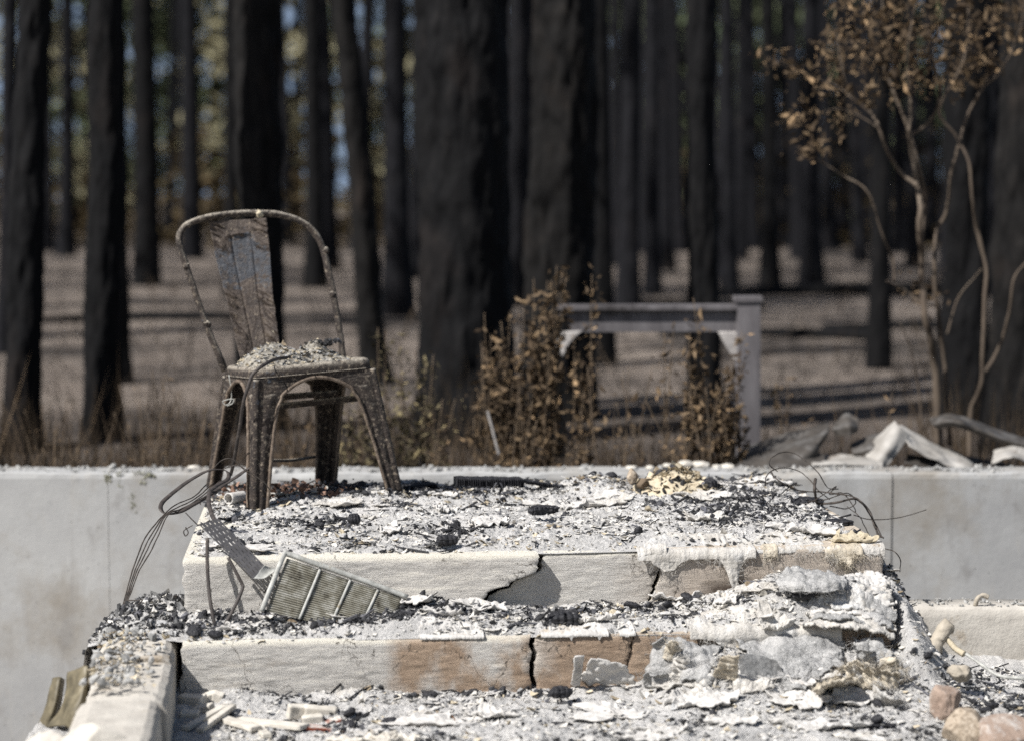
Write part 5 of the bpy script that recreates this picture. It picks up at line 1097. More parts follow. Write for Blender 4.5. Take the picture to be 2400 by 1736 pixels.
def charblock(lab, c, L, W, H, yaw, n=5, seed=0):
    """lump of charcoal checked into cubes along its grain"""
    V0, F0 = subdiv_ico(4); cy, sy = math.cos(yaw), math.sin(yaw); p = 5.0
    V0 = np.sign(V0) * np.abs(V0) ** 0.75
    g = np.abs(np.sin(V0[:, 0] * n * 1.5 + 0.6 * n3(V0, 2, 2, seed) + seed)) ** 0.35; g2 = np.abs(np.sin(V0[:, 1] * 4.1 + 0.8 * n3(V0, 2, 2, seed + 3) + seed)) ** 0.4; g3 = np.abs(np.sin(V0[:, 2] * 3.3 + seed)) ** 0.4
    k = 0.62 + 0.20 * g + 0.12 * g2 + 0.10 * g3 + 0.22 * n3(V0, 1.4, 3, seed)
    Q = V0 * k[:, None] * np.array([L, W, H]) * 1.15
    V = np.asarray(c) + np.stack([Q[:, 0] * cy - Q[:, 1] * sy, Q[:, 0] * sy + Q[:, 1] * cy, Q[:, 2]], -1)
    return mesh('charred_block', V, F0, MT['char'], label=lab, cat='charred wood', smooth=False)
charblock('layered block of charred wood on the tread right of the wide crack', P3(1250, 955, 4.93), 0.036, 0.03, 0.020, 0.1, 5, 3)
charblock('ridged charcoal lump standing on the landing left of centre', P3(70, 395, 5.30), 0.014, 0.012, 0.013, 0.4, 4, 5)
charblock('round charcoal lump beside the large ash plate', P3(646, 430, 5.32), 0.009, 0.009, 0.011, 0.2, 3, 7)
charblock('long ridged charcoal lump near the landing nose', P3(590, 515, 5.10), 0.024, 0.014, 0.012, 0.2, 4, 9)
charblock('ribbed charcoal piece at the top of the wide crack', P3(1100, 345, 5.45), 0.026, 0.016, 0.012, 0.5, 4, 11)
charblock('charcoal lump behind the ribbed piece by the crack', P3(1170, 340, 5.5), 0.022, 0.014, 0.010, -0.3, 4, 12)
charblock('charcoal lump on the tread left of the recessed crack', P3(655, 920, 4.97), 0.018, 0.013, 0.014, -0.7, 4, 13)
charblock('long charcoal piece low in the foreground centre', P3(1215, 1560, 4.62), 0.034, 0.014, 0.010, 0.05, 3, 15)
charblock('spiky charcoal tuft in the foreground by the wide crack', P3(1230, 1365, 4.76), 0.024, 0.014, 0.012, 0.3, 4, 17)
charblock('charcoal block wedged in the right landing heap', P4(560, 215, 5.95), 0.030, 0.02, 0.014, -0.3, 4, 19)
charblock('charcoal block at the right end of the landing heap', P4(630, 205, 5.95), 0.018, 0.02, 0.016, 0.8, 4, 21)
charblock('charcoal pile under the wire tangle', P4(1180, 300, 5.75), 0.04, 0.03, 0.012, 0.2, 4, 23)
charblock('charcoal piece at the right landing edge', P4(1350, 415, 5.45), 0.036, 0.02, 0.008, -0.1, 3, 25)
charblock('black lump on the ash by the puffy batt', P4(1150, 820, 4.95), 0.022, 0.014, 0.010, 0.2, 3, 27)
# tan heap at the back of the landing
hp = thing('tan_flake_heap', tuple(P4(430, 240, 5.98)), 'heap of tan and cream flakes at the back right of the landing', 'rubble heap')
ctr = P4(430, 245, 5.98)
a = np.linspace(0, 2 * math.pi, 80, endpoint=False); rows = []
for qv in np.linspace(0.02, 1, 30):
    X = ctr[0] + np.cos(a) * qv * 0.155 * (1 + 0.2 * fbm(np.cos(a) * 2, np.sin(a) * 2, 3, 3)); Y = ctr[1] + np.sin(a) * qv * 0.13
    rows.append(np.stack([X, Y, zu + 0.005 + 0.080 * (1 - qv ** 1.3) + (0.012 * fbm(X * 25, Y * 25, 4, 9) + 0.006 * np.abs(fbm(X * 70, Y * 70, 3, 10))) * (1 - qv ** 4)], -1))
G = np.array(rows); mesh('heap_core', G, grid_faces(80, 30, 0, True), MT['flake_tan'], parent=hp)
Pk = G.reshape(-1, 3)[R.integers(0, 2300, 420)]; V, Fc = flakes_vf(lift(Pk, 0.003), sizes(420, 0.006, 0.026, R), R, 0.5); mesh('heap_flakes', V, Fc, MT['flake_tan'], parent=hp, smooth=False, kind='stuff')
Pk = G.reshape(-1, 3)[R.integers(0, 2300, 160)]; V, Fc = lumps_vf(lift(Pk, 0.003), sizes(160, 0.004, 0.014, R), R); mesh('heap_charcoal', V, Fc, MT['char_bits'], parent=hp, smooth=False, kind='stuff')
def stone(lab, c, rx, ry, rz, m, seed, amp=0.12, name='stone', cat='stone', f=1.2):
    V0, F0 = subdiv_ico(4); k = 1 + amp * n3(V0 + seed, f, 3, seed) + 0.02 * n3(V0, 7, 3, seed)
    V1 = V0 * k[:, None]; rs = np.random.default_rng(seed + 70)
    for _ in range(11):                                   # worn flats and chips
        d = rs.normal(0, 1, 3); d /= np.linalg.norm(d); h = rs.uniform(0.74, 0.93); V1 = V1 - (np.maximum(0, V1 @ d - h) * 0.9)[:, None] * d
    V1 = V1 * (1 + 0.03 * n3(V1 + seed, 5, 3, seed))[:, None]
    return mesh(name, np.asarray(c) + V1 * np.array([rx, ry, rz]), F0, m, label=lab, cat=cat)
stone('golden brown clinker lump on the left of the tan heap', P4(195, 155, 5.92), 0.016, 0.016, 0.024, MT['stone_tan'], 2, 0.3, 'clinker', 'clinker')
stone('smaller dark clinker right of the golden lump', P4(255, 195, 5.92), 0.019, 0.015, 0.016, MT['twig'], 3, 0.35, 'clinker', 'clinker')
# round stones and other lumps at the right
stone('round speckled tan boulder at the bottom right', at(2262, 1712, 4.47), 0.052, 0.05, 0.052, MT['stone_tan'], 5, 0.07)
stone('large pinkish boulder cut by the bottom right corner', at(2352, 1730, 4.45), 0.085, 0.06, 0.052, MT['stone_pink'], 6, 0.07)
stone('craggy pink and grey stone behind the tan boulder', at(2214, 1652, 4.62), 0.036, 0.04, 0.052, MT['stone_pink'], 7, 0.32, f=2.2)
stone('smooth pinkish stone half buried behind the craggy one', at(2252, 1576, 4.80), 0.030, 0.03, 0.020, MT['stone_grey'], 8, 0.35, f=2.2)
stone('pale ashy stone blurred at the bottom left, in front of the curb', at(225, 1742, 3.98), 0.062, 0.05, 0.038, MT['rubble'], 9, 0.15)
stone('low pale stone at the bottom left edge', at(110, 1744, 4.0), 0.045, 0.05, 0.024, MT['rubble'], 10, 0.2)
P = catmull([P5(950, 1225, 4.99), P5(975, 1180, 5.0), P5(1005, 1130, 5.01), P5(1035, 1105, 5.02)], 40)
V, Fc = tube_vf(P, np.interp(np.linspace(0, 1, 40), [0, .2, .5, .75, .9, 1], [.024, .021, .017, .020, .022, .012]) * (1 + 0.25 * n3(P, 40, 3, 4)), 20)
V = V + 0.009 * n3(V, 55, 4, 3)[:, None]; mesh('knobbed_stump', V, Fc, MT['stone_grey'], label='knobbed tan stub leaning out of the rubble right of the steps', cat='stub')
P = catmull([P5(805, 1018, 5.5), P5(803, 985, 5.5), P5(800, 940, 5.5)], 20)
V, Fc = tube_vf(P, 0.009 + 0.003 * n3(P, 60, 3, 4), 12); mesh('broken_stub', V, Fc, MT['fibre_tan'], label='small tan broken stub at the left end of the low curb wall', cat='stub')
P = catmull([P5(1150, 1018, 5.62), P5(1160, 985, 5.62), P5(1185, 970, 5.63), P5(1210, 978, 5.63)], 30)
V, Fc = tube_vf(P, 0.006 + 0.003 * n3(P, 90, 3, 4), 10); mesh('melted_curl', V, Fc, MT['stone_grey'], label='melted grey curl standing on the low curb wall', cat='melted scrap')
n = 420; gx = R.uniform(at(2120, 1424, 5.6)[0], 2.3, n); Pk = np.stack([gx, 5.612 + R.uniform(0, 0.11, n), np.full(n, za + 0.003)], -1)
V, Fc = lumps_vf(Pk, sizes(n, 0.003, 0.009, R), R); mesh('gravel', V, Fc, MT['gravel'], smooth=False, kind='stuff', label='grey pebbles lying along the top of the low curb wall', cat='gravel')
wire('rusty_rod', [P5(1110, 1240, 4.95), P5(1180, 1290, 4.9), P5(1260, 1340, 4.86), P5(1374, 1352, 4.84)], 0.004, MT['galv'], 'curved grey rod lying in the rubble below the low curb wall', 'rod')
wire('rusty_rod', [P5(1020, 1170, 5.0), P5(1060, 1215, 4.98), P5(1100, 1240, 4.96)], 0.007, MT['flake_tan'], 'short tan stick beside the knobbed stub', 'stick')
# wires at the right end of the landing
for k, (pts, r_, lab) in enumerate((([(185, 465), (190, 420), (230, 390), (290, 385), (350, 405), (390, 440), (430, 490), (480, 530)], .0014, 'lower of the two big wire loops over the right landing'), ([(240, 400), (205, 370), (215, 335), (260, 312), (320, 320), (380, 360), (430, 410), (470, 475), (520, 480)], .0014, 'upper of the two big wire loops over the right landing'),
        ([(210, 400), (230, 430), (280, 465), (350, 490), (450, 495), (560, 510), (620, 535), (660, 590), (690, 640), (722, 704)], .0020, 'wire trailing from the loops to the drooping charred end'), ([(400, 550), (500, 545), (590, 525), (640, 555), (670, 600), (700, 685), (726, 706)], .0032, 'thick drooping charred cable end at the right of the landing'),
        ([(590, 600), (640, 615), (720, 622), (830, 605), (925, 577)], .0013, 'long straight wire poking out right over the foundation wall'), ([(560, 560), (620, 610), (640, 650), (660, 690)], .0014, 'short wire below the drooping cable'), ([(735, 755), (780, 770), (805, 810), (803, 862)], .0014, 'hooked wire beyond the right landing corner'),
        ([(725, 835), (755, 853)], .0014, 'tiny wire stub below the hooked wire'), ([(415, 435), (410, 480), (420, 545)], .0042, 'upright charred twig in the wire tangle'), ([(360, 560), (430, 520), (490, 480), (510, 470), (480, 505), (540, 500), (590, 560), (600, 590)], .0016, 'crumpled wire in the middle of the tangle'), ([(380, 540), (460, 530), (560, 500), (600, 540), (560, 570), (480, 560)], .0016, 'flat coil of wire at the base of the tangle'))):
    Y0 = 5.72 if k not in (6, 7) else 5.25
    wire('burnt_wire', [P5(a, b, Y0 - 0.05 * math.sin(i * 1.3) - (0.0 if k not in (2, 3) else 0.04 * i / 2)) for i, (a, b) in enumerate(pts)], r_, MT['wire'], lab, 'wire', 'wire tangle at the right of the landing')
for k, (a, b, l, lab) in enumerate(((552, 470, 32, 'nail standing in front of the powdery ash sheet'), (402, 425, 34, 'nail standing left of the powdery ash sheet'), (325, 990, 66, None), (742, 345, 24, 'nail standing behind the powdery ash sheet'))):
    if lab: wire('bent_nail', [P4(a, b, 5.2 + 0.12 * (k == 1) + .2 * (k == 3)), P4(a, b - l * .5, 5.2 + 0.12 * (k == 1) + .2 * (k == 3)), P4(a + 2, b - l, 5.2 + 0.12 * (k == 1) + .2 * (k == 3))], 0.0014, MT['wire'], lab, 'nail', n=10)

# masonry chunks in the left foreground
MC = [(600, 1430, 60, 26, 'pale broken masonry chunk against the curb end, largest'), (690, 1410, 34, 20, 'small masonry chunk behind the largest, left foreground'), (745, 1418, 24, 26, 'stubby masonry chunk standing right of the small one'), (585, 1505, 46, 18, 'flat masonry chunk at the far left of the foreground'), (660, 1470, 46, 16, 'thin plaster piece between the left masonry chunks'),
      (1185, 1500, 44, 34, 'tilted cream brick half at the left of the brick group'), (1320, 1490, 74, 22, 'long cream brick on top of the brick group'), (1275, 1535, 46, 22, 'cream brick below the long one'), (1390, 1545, 40, 14, 'red brick fragment showing its bare face'), (1345, 1580, 90, 10, 'flat plaster strip below the red brick')]
for k, (a, b, w, h, lab) in enumerate(MC):
    c = hit(*c2(a, b)); w *= 1.25; h *= 1.25; c = c + np.array([0, 0, h / ppm(c[1]) / 2.3914 * 0.6])
    px = 1 / ppm(c[1]) / 2.3914; yaw = R.uniform(-0.5, 0.5); tl = R.uniform(-0.25, 0.25)
    ax = np.array([math.cos(yaw), math.sin(yaw), tl]) * w * px; ay = np.array([-math.sin(yaw), math.cos(yaw), 0.1]) * min(w, 40) * px * 0.8; az = np.cross(ax, ay); az = az / np.linalg.norm(az) * h * px
    V, Fc = rounded_box(c, ax, ay, az, 11, 0.16, 0.005, k, 45); mesh('masonry_chunk', V, Fc, MT['brick'] if 'red' in lab else MT['rubble'], label=lab, cat='masonry')
for k, (a0, b0, a1, b1, w, lab) in enumerate(((560, 1590, 790, 1470, 8, 'long pale lath lying diagonally, nearest the curb'), (640, 1600, 830, 1470, 7, 'second pale lath beside the long diagonal one'), (745, 1525, 960, 1600, 12, 'wide pale lath pointing to the bottom edge'), (850, 1540, 1230, 1590, 14, 'broad cream board lying across the left foreground'), (940, 1560, 1020, 1640, 9, 'short pale lath cut by the bottom edge'))):
    p, q_ = hit(*c2(a0, b0)) + np.array([0, 0, 0.008]), hit(*c2(a1, b1)) + np.array([0, 0, 0.012])
    d = (q_ - p) / 2; n_ = np.array([-d[1], d[0], 0]); n_ /= np.linalg.norm(n_); up = np.cross(d, n_); up /= np.linalg.norm(up)
    V, Fc = rounded_box((p + q_) / 2, d, n_ * w / 850., up * 0.005, 11, 0.2, 0.003, k, 60); mesh('pale_lath', V, Fc, MT['rubble'], label=lab, cat='lath')
# flashing scraps at far left
mat('crumpled tarnished flashing standing left of the curb, folded panel', [[(at(112, 1705, 4.55)), (at(150, 1640, 4.57)), (at(162, 1575, 4.6))], [(at(150, 1700, 4.50)), (at(185, 1640, 4.50)), (at(205, 1560, 4.55))], [(at(200, 1725, 4.45)), (at(205, 1650, 4.52)), (at(212, 1590, 4.6))]], MT['olive_metal'], 0.004, 20, 0.0, 56, 30, 30, cv=lambda *p: np.array(p), fz=0, fine=0.001, name='bent_flashing', cat='metal scrap')
mat('narrow rolled flashing leaning at the far left of the curb', [[(at(84, 1712, 4.6)), (at(110, 1650, 4.6)), (at(125, 1588, 4.62))], [(at(104, 1716, 4.57)), (at(128, 1650, 4.57)), (at(140, 1586, 4.6))], [(at(120, 1712, 4.6)), (at(142, 1650, 4.6)), (at(150, 1592, 4.62))]], MT['olive_metal'], 0.003, 20, 0.0, 57, 16, 30, cv=lambda *p: np.array(p), fz=0, fine=0.001, name='bent_flashing', cat='metal scrap')
# rubble pile on the back of the left curb, and dirt on it
lp = thing('rubble_pile', tuple(onz(320, 1480, 0.20)), 'dark pile of ash and charred scraps on the end of the left curb', 'rubble heap')
def lp_pt(x, y): return np.stack([x, y, 0.17 + 0.075 * np.exp(-(((x + 0.86) / 0.13) ** 2 + ((y - 5.06) / 0.20) ** 2)) + 0.012 * fbm(x * 12, y * 12, 4, 3) + 0.006 * np.abs(fbm(x * 40, y * 40, 3, 5)) - 0.5 * sstep(-1.0 - x, 0, 0.06) - 0.4 * sstep(y - 5.26, 0, 0.08)], -1)
X, Y = np.meshgrid(np.linspace(-1.08, -0.70, 110), np.linspace(4.84, 5.36, 120)); G = lp_pt(X, Y); mesh('pile_core', G, grid_faces(110, 120), MT['ash'], parent=lp)
def lpp(n): return lift(lp_pt(R.uniform(-1.03, -0.72, n), R.uniform(4.86, 5.27, n)), 0.004)
V, Fc = flakes_vf(lpp(700), sizes(700, 0.004, 0.022, R), R, 0.5); mesh('grey_flakes', V, Fc, MT['flake_grey'], parent=lp, smooth=False, kind='stuff')
V, Fc = flakes_vf(lpp(300), sizes(300, 0.004, 0.020, R), R, 0.4); mesh('white_flakes', V, Fc, MT['flake_white'], parent=lp, smooth=False, kind='stuff')
V, Fc = lumps_vf(lpp(500), sizes(500, 0.003, 0.014, R), R); mesh('charcoal', V, Fc, MT['char_bits'], parent=lp, smooth=False, kind='stuff')
n = 520; vv = R.uniform(0.0, 0.62, n) ** 1.2; ww = np.clip(-0.105 + R.normal(0, 0.04, n), -0.16, -0.01)
Pk = np.array([curb_pt(v, w, 0.197 + 0.014 * max(0, math.sin(v * 14))) for v, w in zip(vv, ww)])
V, Fc = flakes_vf(Pk[:260], sizes(260, 0.004, 0.015, R), R, 0.3); mesh('scattered_flakes', V, Fc, MT['flake_tan'], smooth=False, kind='stuff', label='brown and tan flakes scattered on the left curb', cat='ash')
V, Fc = lumps_vf(Pk[260:], sizes(260, 0.004, 0.016, R), R); mesh('dirt_crumbs', V, Fc, MT['gravel'], smooth=False, kind='stuff', label='brown dirt crumbs scattered on the left curb', cat='dirt')
# pipe end and pinkish scraps under the chair
P = np.array([P1(390, 1490, 5.78), P1(465, 1478, 5.84)]); V, Fc = tube_vf(np.linspace(P[0], P[1], 8), 0.015, 18, cap=False)
o = mesh('pipe_stub', V, Fc, MT['ash_board'], label='short pale pipe stub lying under the chair by the near leg', cat='pipe'); solid(o, 0.003)
pk = thing('scrap_heap', tuple(P1(640, 1450, 5.9)), 'brownish heap of burnt scraps under the chair', 'rubble heap')
cpt = P1(640, 1475, 5.92); Pk = np.stack([cpt[0] + R.normal(0, 0.09, 420), cpt[1] + R.normal(0, 0.07, 420), np.full(420, 0.0)], -1); ss, tt = st_of(Pk); ss = np.clip(ss, 0.02, 1.6); Pk[:, 2] = h_land(ss, tt) + np.abs(R.normal(0, 0.014, 420))
V, Fc = flakes_vf(Pk, sizes(420, 0.006, 0.022, R), R, 0.6); mesh('brown_scraps', V, Fc, m_simple('reddish_scraps', [(0.3, (0.10, 0.06, 0.045)), (0.7, (0.30, 0.19, 0.14))], 40, 0.9, island=[(0, .3), (1, 1.3)]), parent=pk, smooth=False, kind='stuff')
V, Fc = lumps_vf(Pk[R.integers(0, 420, 200)] + np.array([0.10, 0.04, 0]), sizes(200, 0.004, 0.014, R), R); mesh('charcoal', V, Fc, MT['char_bits'], parent=pk, smooth=False, kind='stuff')

# ------------------------------------------------------------------ things just behind the wall
def prism(a, b, hw, hh, upv=(0, 0, 1)):
    a, b = np.asarray(a, float), np.asarray(b, float); d = b - a; d /= np.linalg.norm(d); s = np.cross(d, upv); s /= np.linalg.norm(s); u = np.cross(s, d)
    return rounded_box((a + b) / 2, (b - a) / 2, s * hw, u * hh, 7, 0.12, 0.0015, 3, 20)
def atD(x, y, Y): return at(x * D2S, y * D2S, Y)
RY = 8.2
rl = thing('broken_railing', tuple(atD(1655, 1000, RY)), 'greyed railing with one post and a top rail behind the wall, right of centre', 'railing')
b0 = atD(1657, 1000, RY); b0[2] = 0; V, Fc = prism(b0, atD(1656, 668, RY), 0.047, 0.047, (0, 1, 0)); post = mesh('post', V, Fc, MT['rail'], parent=rl, smooth=False)
V, Fc = prism(atD(1656, 668, RY), atD(1656, 656, RY), 0.054, 0.054, (0, 1, 0)); mesh('post_cap', V, Fc, MT['rail'], parent=post, smooth=False)
V, Fc = prism(atD(1235, 708, RY), atD(1630, 706, RY), 0.020, 0.050); mesh('top_rail', V, Fc, MT['rail'], parent=rl, smooth=False)
V, Fc = prism(atD(1233, 681, RY), atD(1630, 680, RY), 0.045, 0.010); mesh('rail_cap', V, Fc, MT['rail'], parent=rl, smooth=False)
sheet('brace', [[atD(1232, 735, RY - .02), atD(1290, 733, RY - .02)], [atD(1232, 762, RY - .02), atD(1262, 760, RY - .02)], [atD(1236, 792, RY - .02), atD(1246, 790, RY - .02)]], MT['rail_pale'], 14, 14, 0.004, 10, 0.02, parent=rl)
sheet('brace', [[atD(1590, 735, RY - .02), atD(1632, 735, RY - .02)], [atD(1606, 765, RY - .02), atD(1634, 765, RY - .02)], [atD(1628, 800, RY - .02), atD(1636, 800, RY - .02)]], MT['rail_pale'], 14, 14, 0.004, 10, 0.02, parent=rl)
V, Fc = prism(atD(1235, 1010, RY), atD(1240, 700, RY), 0.03, 0.03, (0, 1, 0)); mesh('post', V, Fc, MT['bark_black'], parent=rl, smooth=False)
def bsheet(lab, pts, m, wr=0.010, seed=0, rag=0.02):
    return sheet('burnt_sheet', [[atD(*p) for p in r_] for r_ in pts], m, 50, 40, wr, 9, 0.004, rag, seed, folds=0.022, label=lab, cat='sheet metal', group='burnt sheets behind the wall')
bsheet('dark curved sheet behind the wall, leftmost of the burnt sheets', [[(1640, 1000, 7.8), (1720, 965, 7.8), (1780, 945, 7.8), (1840, 935, 7.8)], [(1625, 1030, 7.5), (1715, 1018, 7.45), (1790, 990, 7.45), (1838, 945, 7.6)], [(1630, 1050, 7.5), (1720, 1055, 7.4), (1790, 1035, 7.4), (1835, 960, 7.55)]], MT['sheet_dark'], 0.008, 2)
bsheet('small dark bent scrap standing above the curved sheet', [[(1848, 935, 7.6), (1872, 912, 7.62), (1902, 922, 7.6)], [(1842, 950, 7.55), (1880, 935, 7.52), (1905, 945, 7.55)], [(1850, 965, 7.55), (1884, 965, 7.5), (1900, 955, 7.55)]], MT['sheet_dark'], 0.006, 3)
bsheet('pale sheet with a peaked fold behind the wall, its left slope', [[(1985, 930, 7.5), (1995, 945, 7.45), (2015, 965, 7.45)], [(1945, 965, 7.5), (1965, 985, 7.4), (1990, 1000, 7.4)], [(1912, 1010, 7.5), (1935, 1025, 7.4), (1960, 1040, 7.4)]], MT['sheet_pale'], 0.008, 4)
bsheet('long pale ribbed sheet sloping right from the peaked fold', [[(1990, 935, 7.6), (2060, 975, 7.6), (2130, 1010, 7.6), (2190, 1040, 7.6)], [(1990, 965, 7.48), (2060, 1000, 7.46), (2120, 1025, 7.46), (2175, 1046, 7.5)], [(2010, 990, 7.4), (2060, 1018, 7.38), (2110, 1036, 7.38), (2160, 1050, 7.4)]], MT['sheet_pale'], 0.012, 5)
bsheet('flat grey sheet lying on the wall top left of the peaked fold', [[(1800, 1010, 7.6), (1880, 1008, 7.6), (1960, 1012, 7.6)], [(1795, 1026, 7.3), (1870, 1022, 7.3), (1960, 1028, 7.3)], [(1798, 1034, 7.28), (1870, 1036, 7.28), (1960, 1040, 7.28)]], MT['sheet_pale'], 0.005, 6)
bsheet('dark edged sheet curving off the right side behind the wall', [[(2055, 928, 7.7), (2110, 918, 7.7), (2200, 945, 7.7), (2300, 975, 7.7)], [(2060, 938, 7.55), (2115, 930, 7.5), (2200, 960, 7.5), (2300, 992, 7.5)], [(2075, 948, 7.55), (2120, 945, 7.5), (2200, 975, 7.5), (2300, 1005, 7.5)]], MT['sheet_dark'], 0.006, 7)
bsheet('rusty sheet lying under the long ribbed one', [[(2060, 1000, 7.65), (2160, 1015, 7.65), (2240, 1030, 7.65)], [(2060, 1040, 7.4), (2160, 1045, 7.4), (2250, 1048, 7.4)]], MT['sheet_dark'], 0.008, 8)
bsheet('narrow pale scrap leaning left of the peaked fold', [[(1880, 985, 7.6), (1940, 960, 7.6), (1975, 945, 7.6)], [(1885, 1000, 7.5), (1940, 985, 7.48), (1978, 965, 7.5)], [(1890, 1012, 7.5), (1940, 1000, 7.46), (1980, 985, 7.5)]], MT['sheet_dark'], 0.008, 12)
bsheet('dark torn scrap under the long ribbed sheet', [[(2010, 1000, 7.5), (2060, 1010, 7.5), (2110, 1030, 7.5)], [(2000, 1030, 7.4), (2060, 1035, 7.38), (2120, 1048, 7.4)]], MT['sheet_dark'], 0.008, 13)
bsheet('pale curled scrap at the far right on the wall', [[(2200, 1000, 7.5), (2240, 985, 7.5), (2290, 995, 7.5)], [(2195, 1030, 7.35), (2240, 1020, 7.32), (2290, 1030, 7.35)]], MT['sheet_pale'], 0.010, 14)
bsheet('low dark scrap in front of the curved sheet', [[(1700, 1010, 7.5), (1760, 1000, 7.5), (1830, 1005, 7.5)], [(1695, 1040, 7.3), (1760, 1036, 7.28), (1830, 1040, 7.3)]], MT['sheet_dark'], 0.008, 15)
for k, (x, y, s) in enumerate(((1400, 1036, 12), (1440, 1034, 9), (1478, 1030, 10), (1520, 1026, 16), (1552, 1030, 20), (1588, 1033, 10), (1612, 1032, 14), (1650, 1036, 9), (430, 1036, 14), (395, 1040, 8), (1330, 1037, 7), (1240, 1038, 6))):
    stone(('first', 'second', 'third', 'fourth', 'fifth', 'sixth', 'seventh', 'eighth', 'flat one left of the chair', 'tiny one near the left seam', 'small one behind the burnt board', 'smallest one behind the landing')[k] + (' pale stone from the left in the row on the wall top' if k < 8 else ', a pale stone on the wall top'), atD(x, y, 7.1 + 0.008 * k), s / 1850 * 3.2, 0.03, s / 2900 * 2.2, MT['rubble'], 20 + k, 0.3, 'wall_stone', 'stone')
V, Fc = lumps_vf(gq, sizes(nq, 0.003, 0.014, R), R); mesh('wall_top_crumbs', V, Fc, MT['gravel'], smooth=False, kind='stuff', label='pale crumbs and grit scattered along the foundation wall top', cat='grit')
# tufts of scorched moss caked on the wall's left top
for k, (x, y, w, h) in enumerate(((320, 1055, 34, 16), (265, 1075, 8, 40), (295, 1110, 7, 34), (240, 1060, 10, 14))):
    c = atD(x, y, 7.0); n = 46; px = 1 / (ppm(7.0) / D2S); Pk = np.stack([c[0] + R.normal(0, 0.45, n) * w * px, np.full(n, 6.999), c[2] + R.normal(0, 0.45, n) * h * px], -1); Pk[:, 2] = np.minimum(Pk[:, 2], WZ)
    V, Fc = lumps_vf(Pk, sizes(n, 0.003, 0.008, R), R); mesh('moss_patch', V, Fc, m_simple('dry_moss%d' % k, [(0.3, (0.10, 0.10, 0.07)), (0.7, (0.24, 0.235, 0.18))], 30), smooth=False, label=('wide flat dry moss patch under the wall edge, left of the chair', 'long dry moss streak left of the wide patch', 'lowest dry moss streak on the left wall', 'small dry moss dab by the left wall seam')[k], cat='moss', kind='stuff')

# ------------------------------------------------------------------ dry shrubs and weeds
def leaf_quads(C_, size, r, asp=0.42):
    n = len(C_); L = np.zeros((n, 4, 3)); L[:, 0, 0] = -1; L[:, 1, 1] = asp; L[:, 2, 0] = 1; L[:, 3, 1] = -asp; L[:, 2, 2] = 0.3; L[:, 0, 2] = 0.2
    M_ = rotmats(n, 0.9, r); V = np.einsum('nij,nkj->nki', M_, L) * size[:, None, None] + C_[:, None]
    return V.reshape(-1, 3), (np.array([[0, 1, 2, 3]])[None] + (np.arange(n) * 4)[:, None, None]).reshape(-1, 4)
def shrub(lab, x, Y, top, spread, nst, nlf, m, seed, lsz=(0.008, 0.026), cat='shrub', lean=0.0, leafy=0.15, dens=2.1, name='dry_shrub', group='dead shrubs behind the wall'):
    r = np.random.default_rng(seed); b = atD(x, 900, Y); b[2] = 0; H = atD(x, top, Y)[2]
    t = thing(name, tuple(b), lab, cat, group); LC = []
    nst = int(nst * 1.8)
    for k in range(nst):
        h = H * r.uniform(0.45, 1.0); q = b + np.array([r.normal(0, spread * 0.35), r.normal(0, spread * 0.3), 0]); e = q + np.array([r.normal(lean, spread * 0.5), r.normal(0, spread * 0.5), h])
        P = catmull([q, (q + e) / 2 + r.normal(0, 0.02, 3), e], 14); V, Fc = tube_vf(P, np.linspace(0.004, 0.0014, 14), 5); mesh('stem', V, Fc, MT['twig'], parent=t)
        w = r.random(int(nlf * dens) // nst) ** 0.8 * (1 - leafy) + leafy; LC.append(P[np.clip((w * 13).astype(int), 0, 13)] + r.normal(0, 0.020, (len(w), 3)) * np.array([1, 1, 1.8]))
    C_ = np.vstack(LC); V, Fc = leaf_quads(C_, sizes(len(C_), *lsz, r), r); mesh('leaves', V, Fc, m, parent=t, smooth=False, kind='stuff')
DL, OL = MT['dead_leaf'], MT['dry_leaf']
shrub('tall brown dead shrub in front of the thick trunks, centre', 1205, 7.7, 545, 0.10, 9, 640, DL, 1, lsz=(0.010, 0.034))
shrub('dense brown shrub left of the tall dead shrub', 1140, 7.75, 690, 0.10, 9, 520, DL, 2, lsz=(0.010, 0.032))
shrub('leaning brown shrub at the foot of the thickest trunk', 1078, 7.7, 680, 0.04, 4, 150, DL, 3)
shrub('slim brown stalk before the left end of the railing', 1305, 7.7, 590, 0.03, 2, 110, DL, 4)
shrub('second slim stalk right of the tall shrub', 1280, 7.65, 690, 0.05, 3, 150, DL, 5)
shrub('olive weed clump just right of the chair', 830, 7.7, 705, 0.06, 5, 240, OL, 6)
shrub('olive weed clump left of the thickest trunk', 915, 7.7, 735, 0.12, 8, 420, OL, 7)
shrub('low olive weeds right behind the chair legs', 780, 7.6, 800, 0.12, 6, 260, OL, 8)
shrub('low brown weeds between chair and thickest trunk', 965, 7.6, 860, 0.06, 4, 50, DL, 9)
shrub('pale dry weeds under the railing', 1400, 7.6, 800, 0.14, 7, 70, DL, 10)
shrub('thin stalk crossing the railing near its post', 1535, 7.6, 640, 0.04, 4, 260, DL, 11, lsz=(0.010, 0.030))
shrub('brown shrub in front of the railing post', 1605, 7.6, 720, 0.06, 6, 420, DL, 12, lsz=(0.010, 0.032))
shrub('thin dry stalk left of the railing post', 1490, 7.6, 700, 0.03, 2, 60, DL, 13)
shrub('low thorny weeds under the railing post', 1560, 7.5, 850, 0.12, 5, 60, DL, 14)
shrub('clump of bare weeds at the far left behind the wall', 120, 7.8, 880, 0.16, 8, 90, DL, 15, lsz=(0.005, 0.012))
shrub('clump of bare weeds between the two left trunks', 310, 7.8, 830, 0.16, 9, 110, DL, 16, lsz=(0.005, 0.012))
shrub('clump of bare weeds left behind the chair hoop', 400, 7.8, 800, 0.10, 7, 90, DL, 17, lsz=(0.005, 0.012))
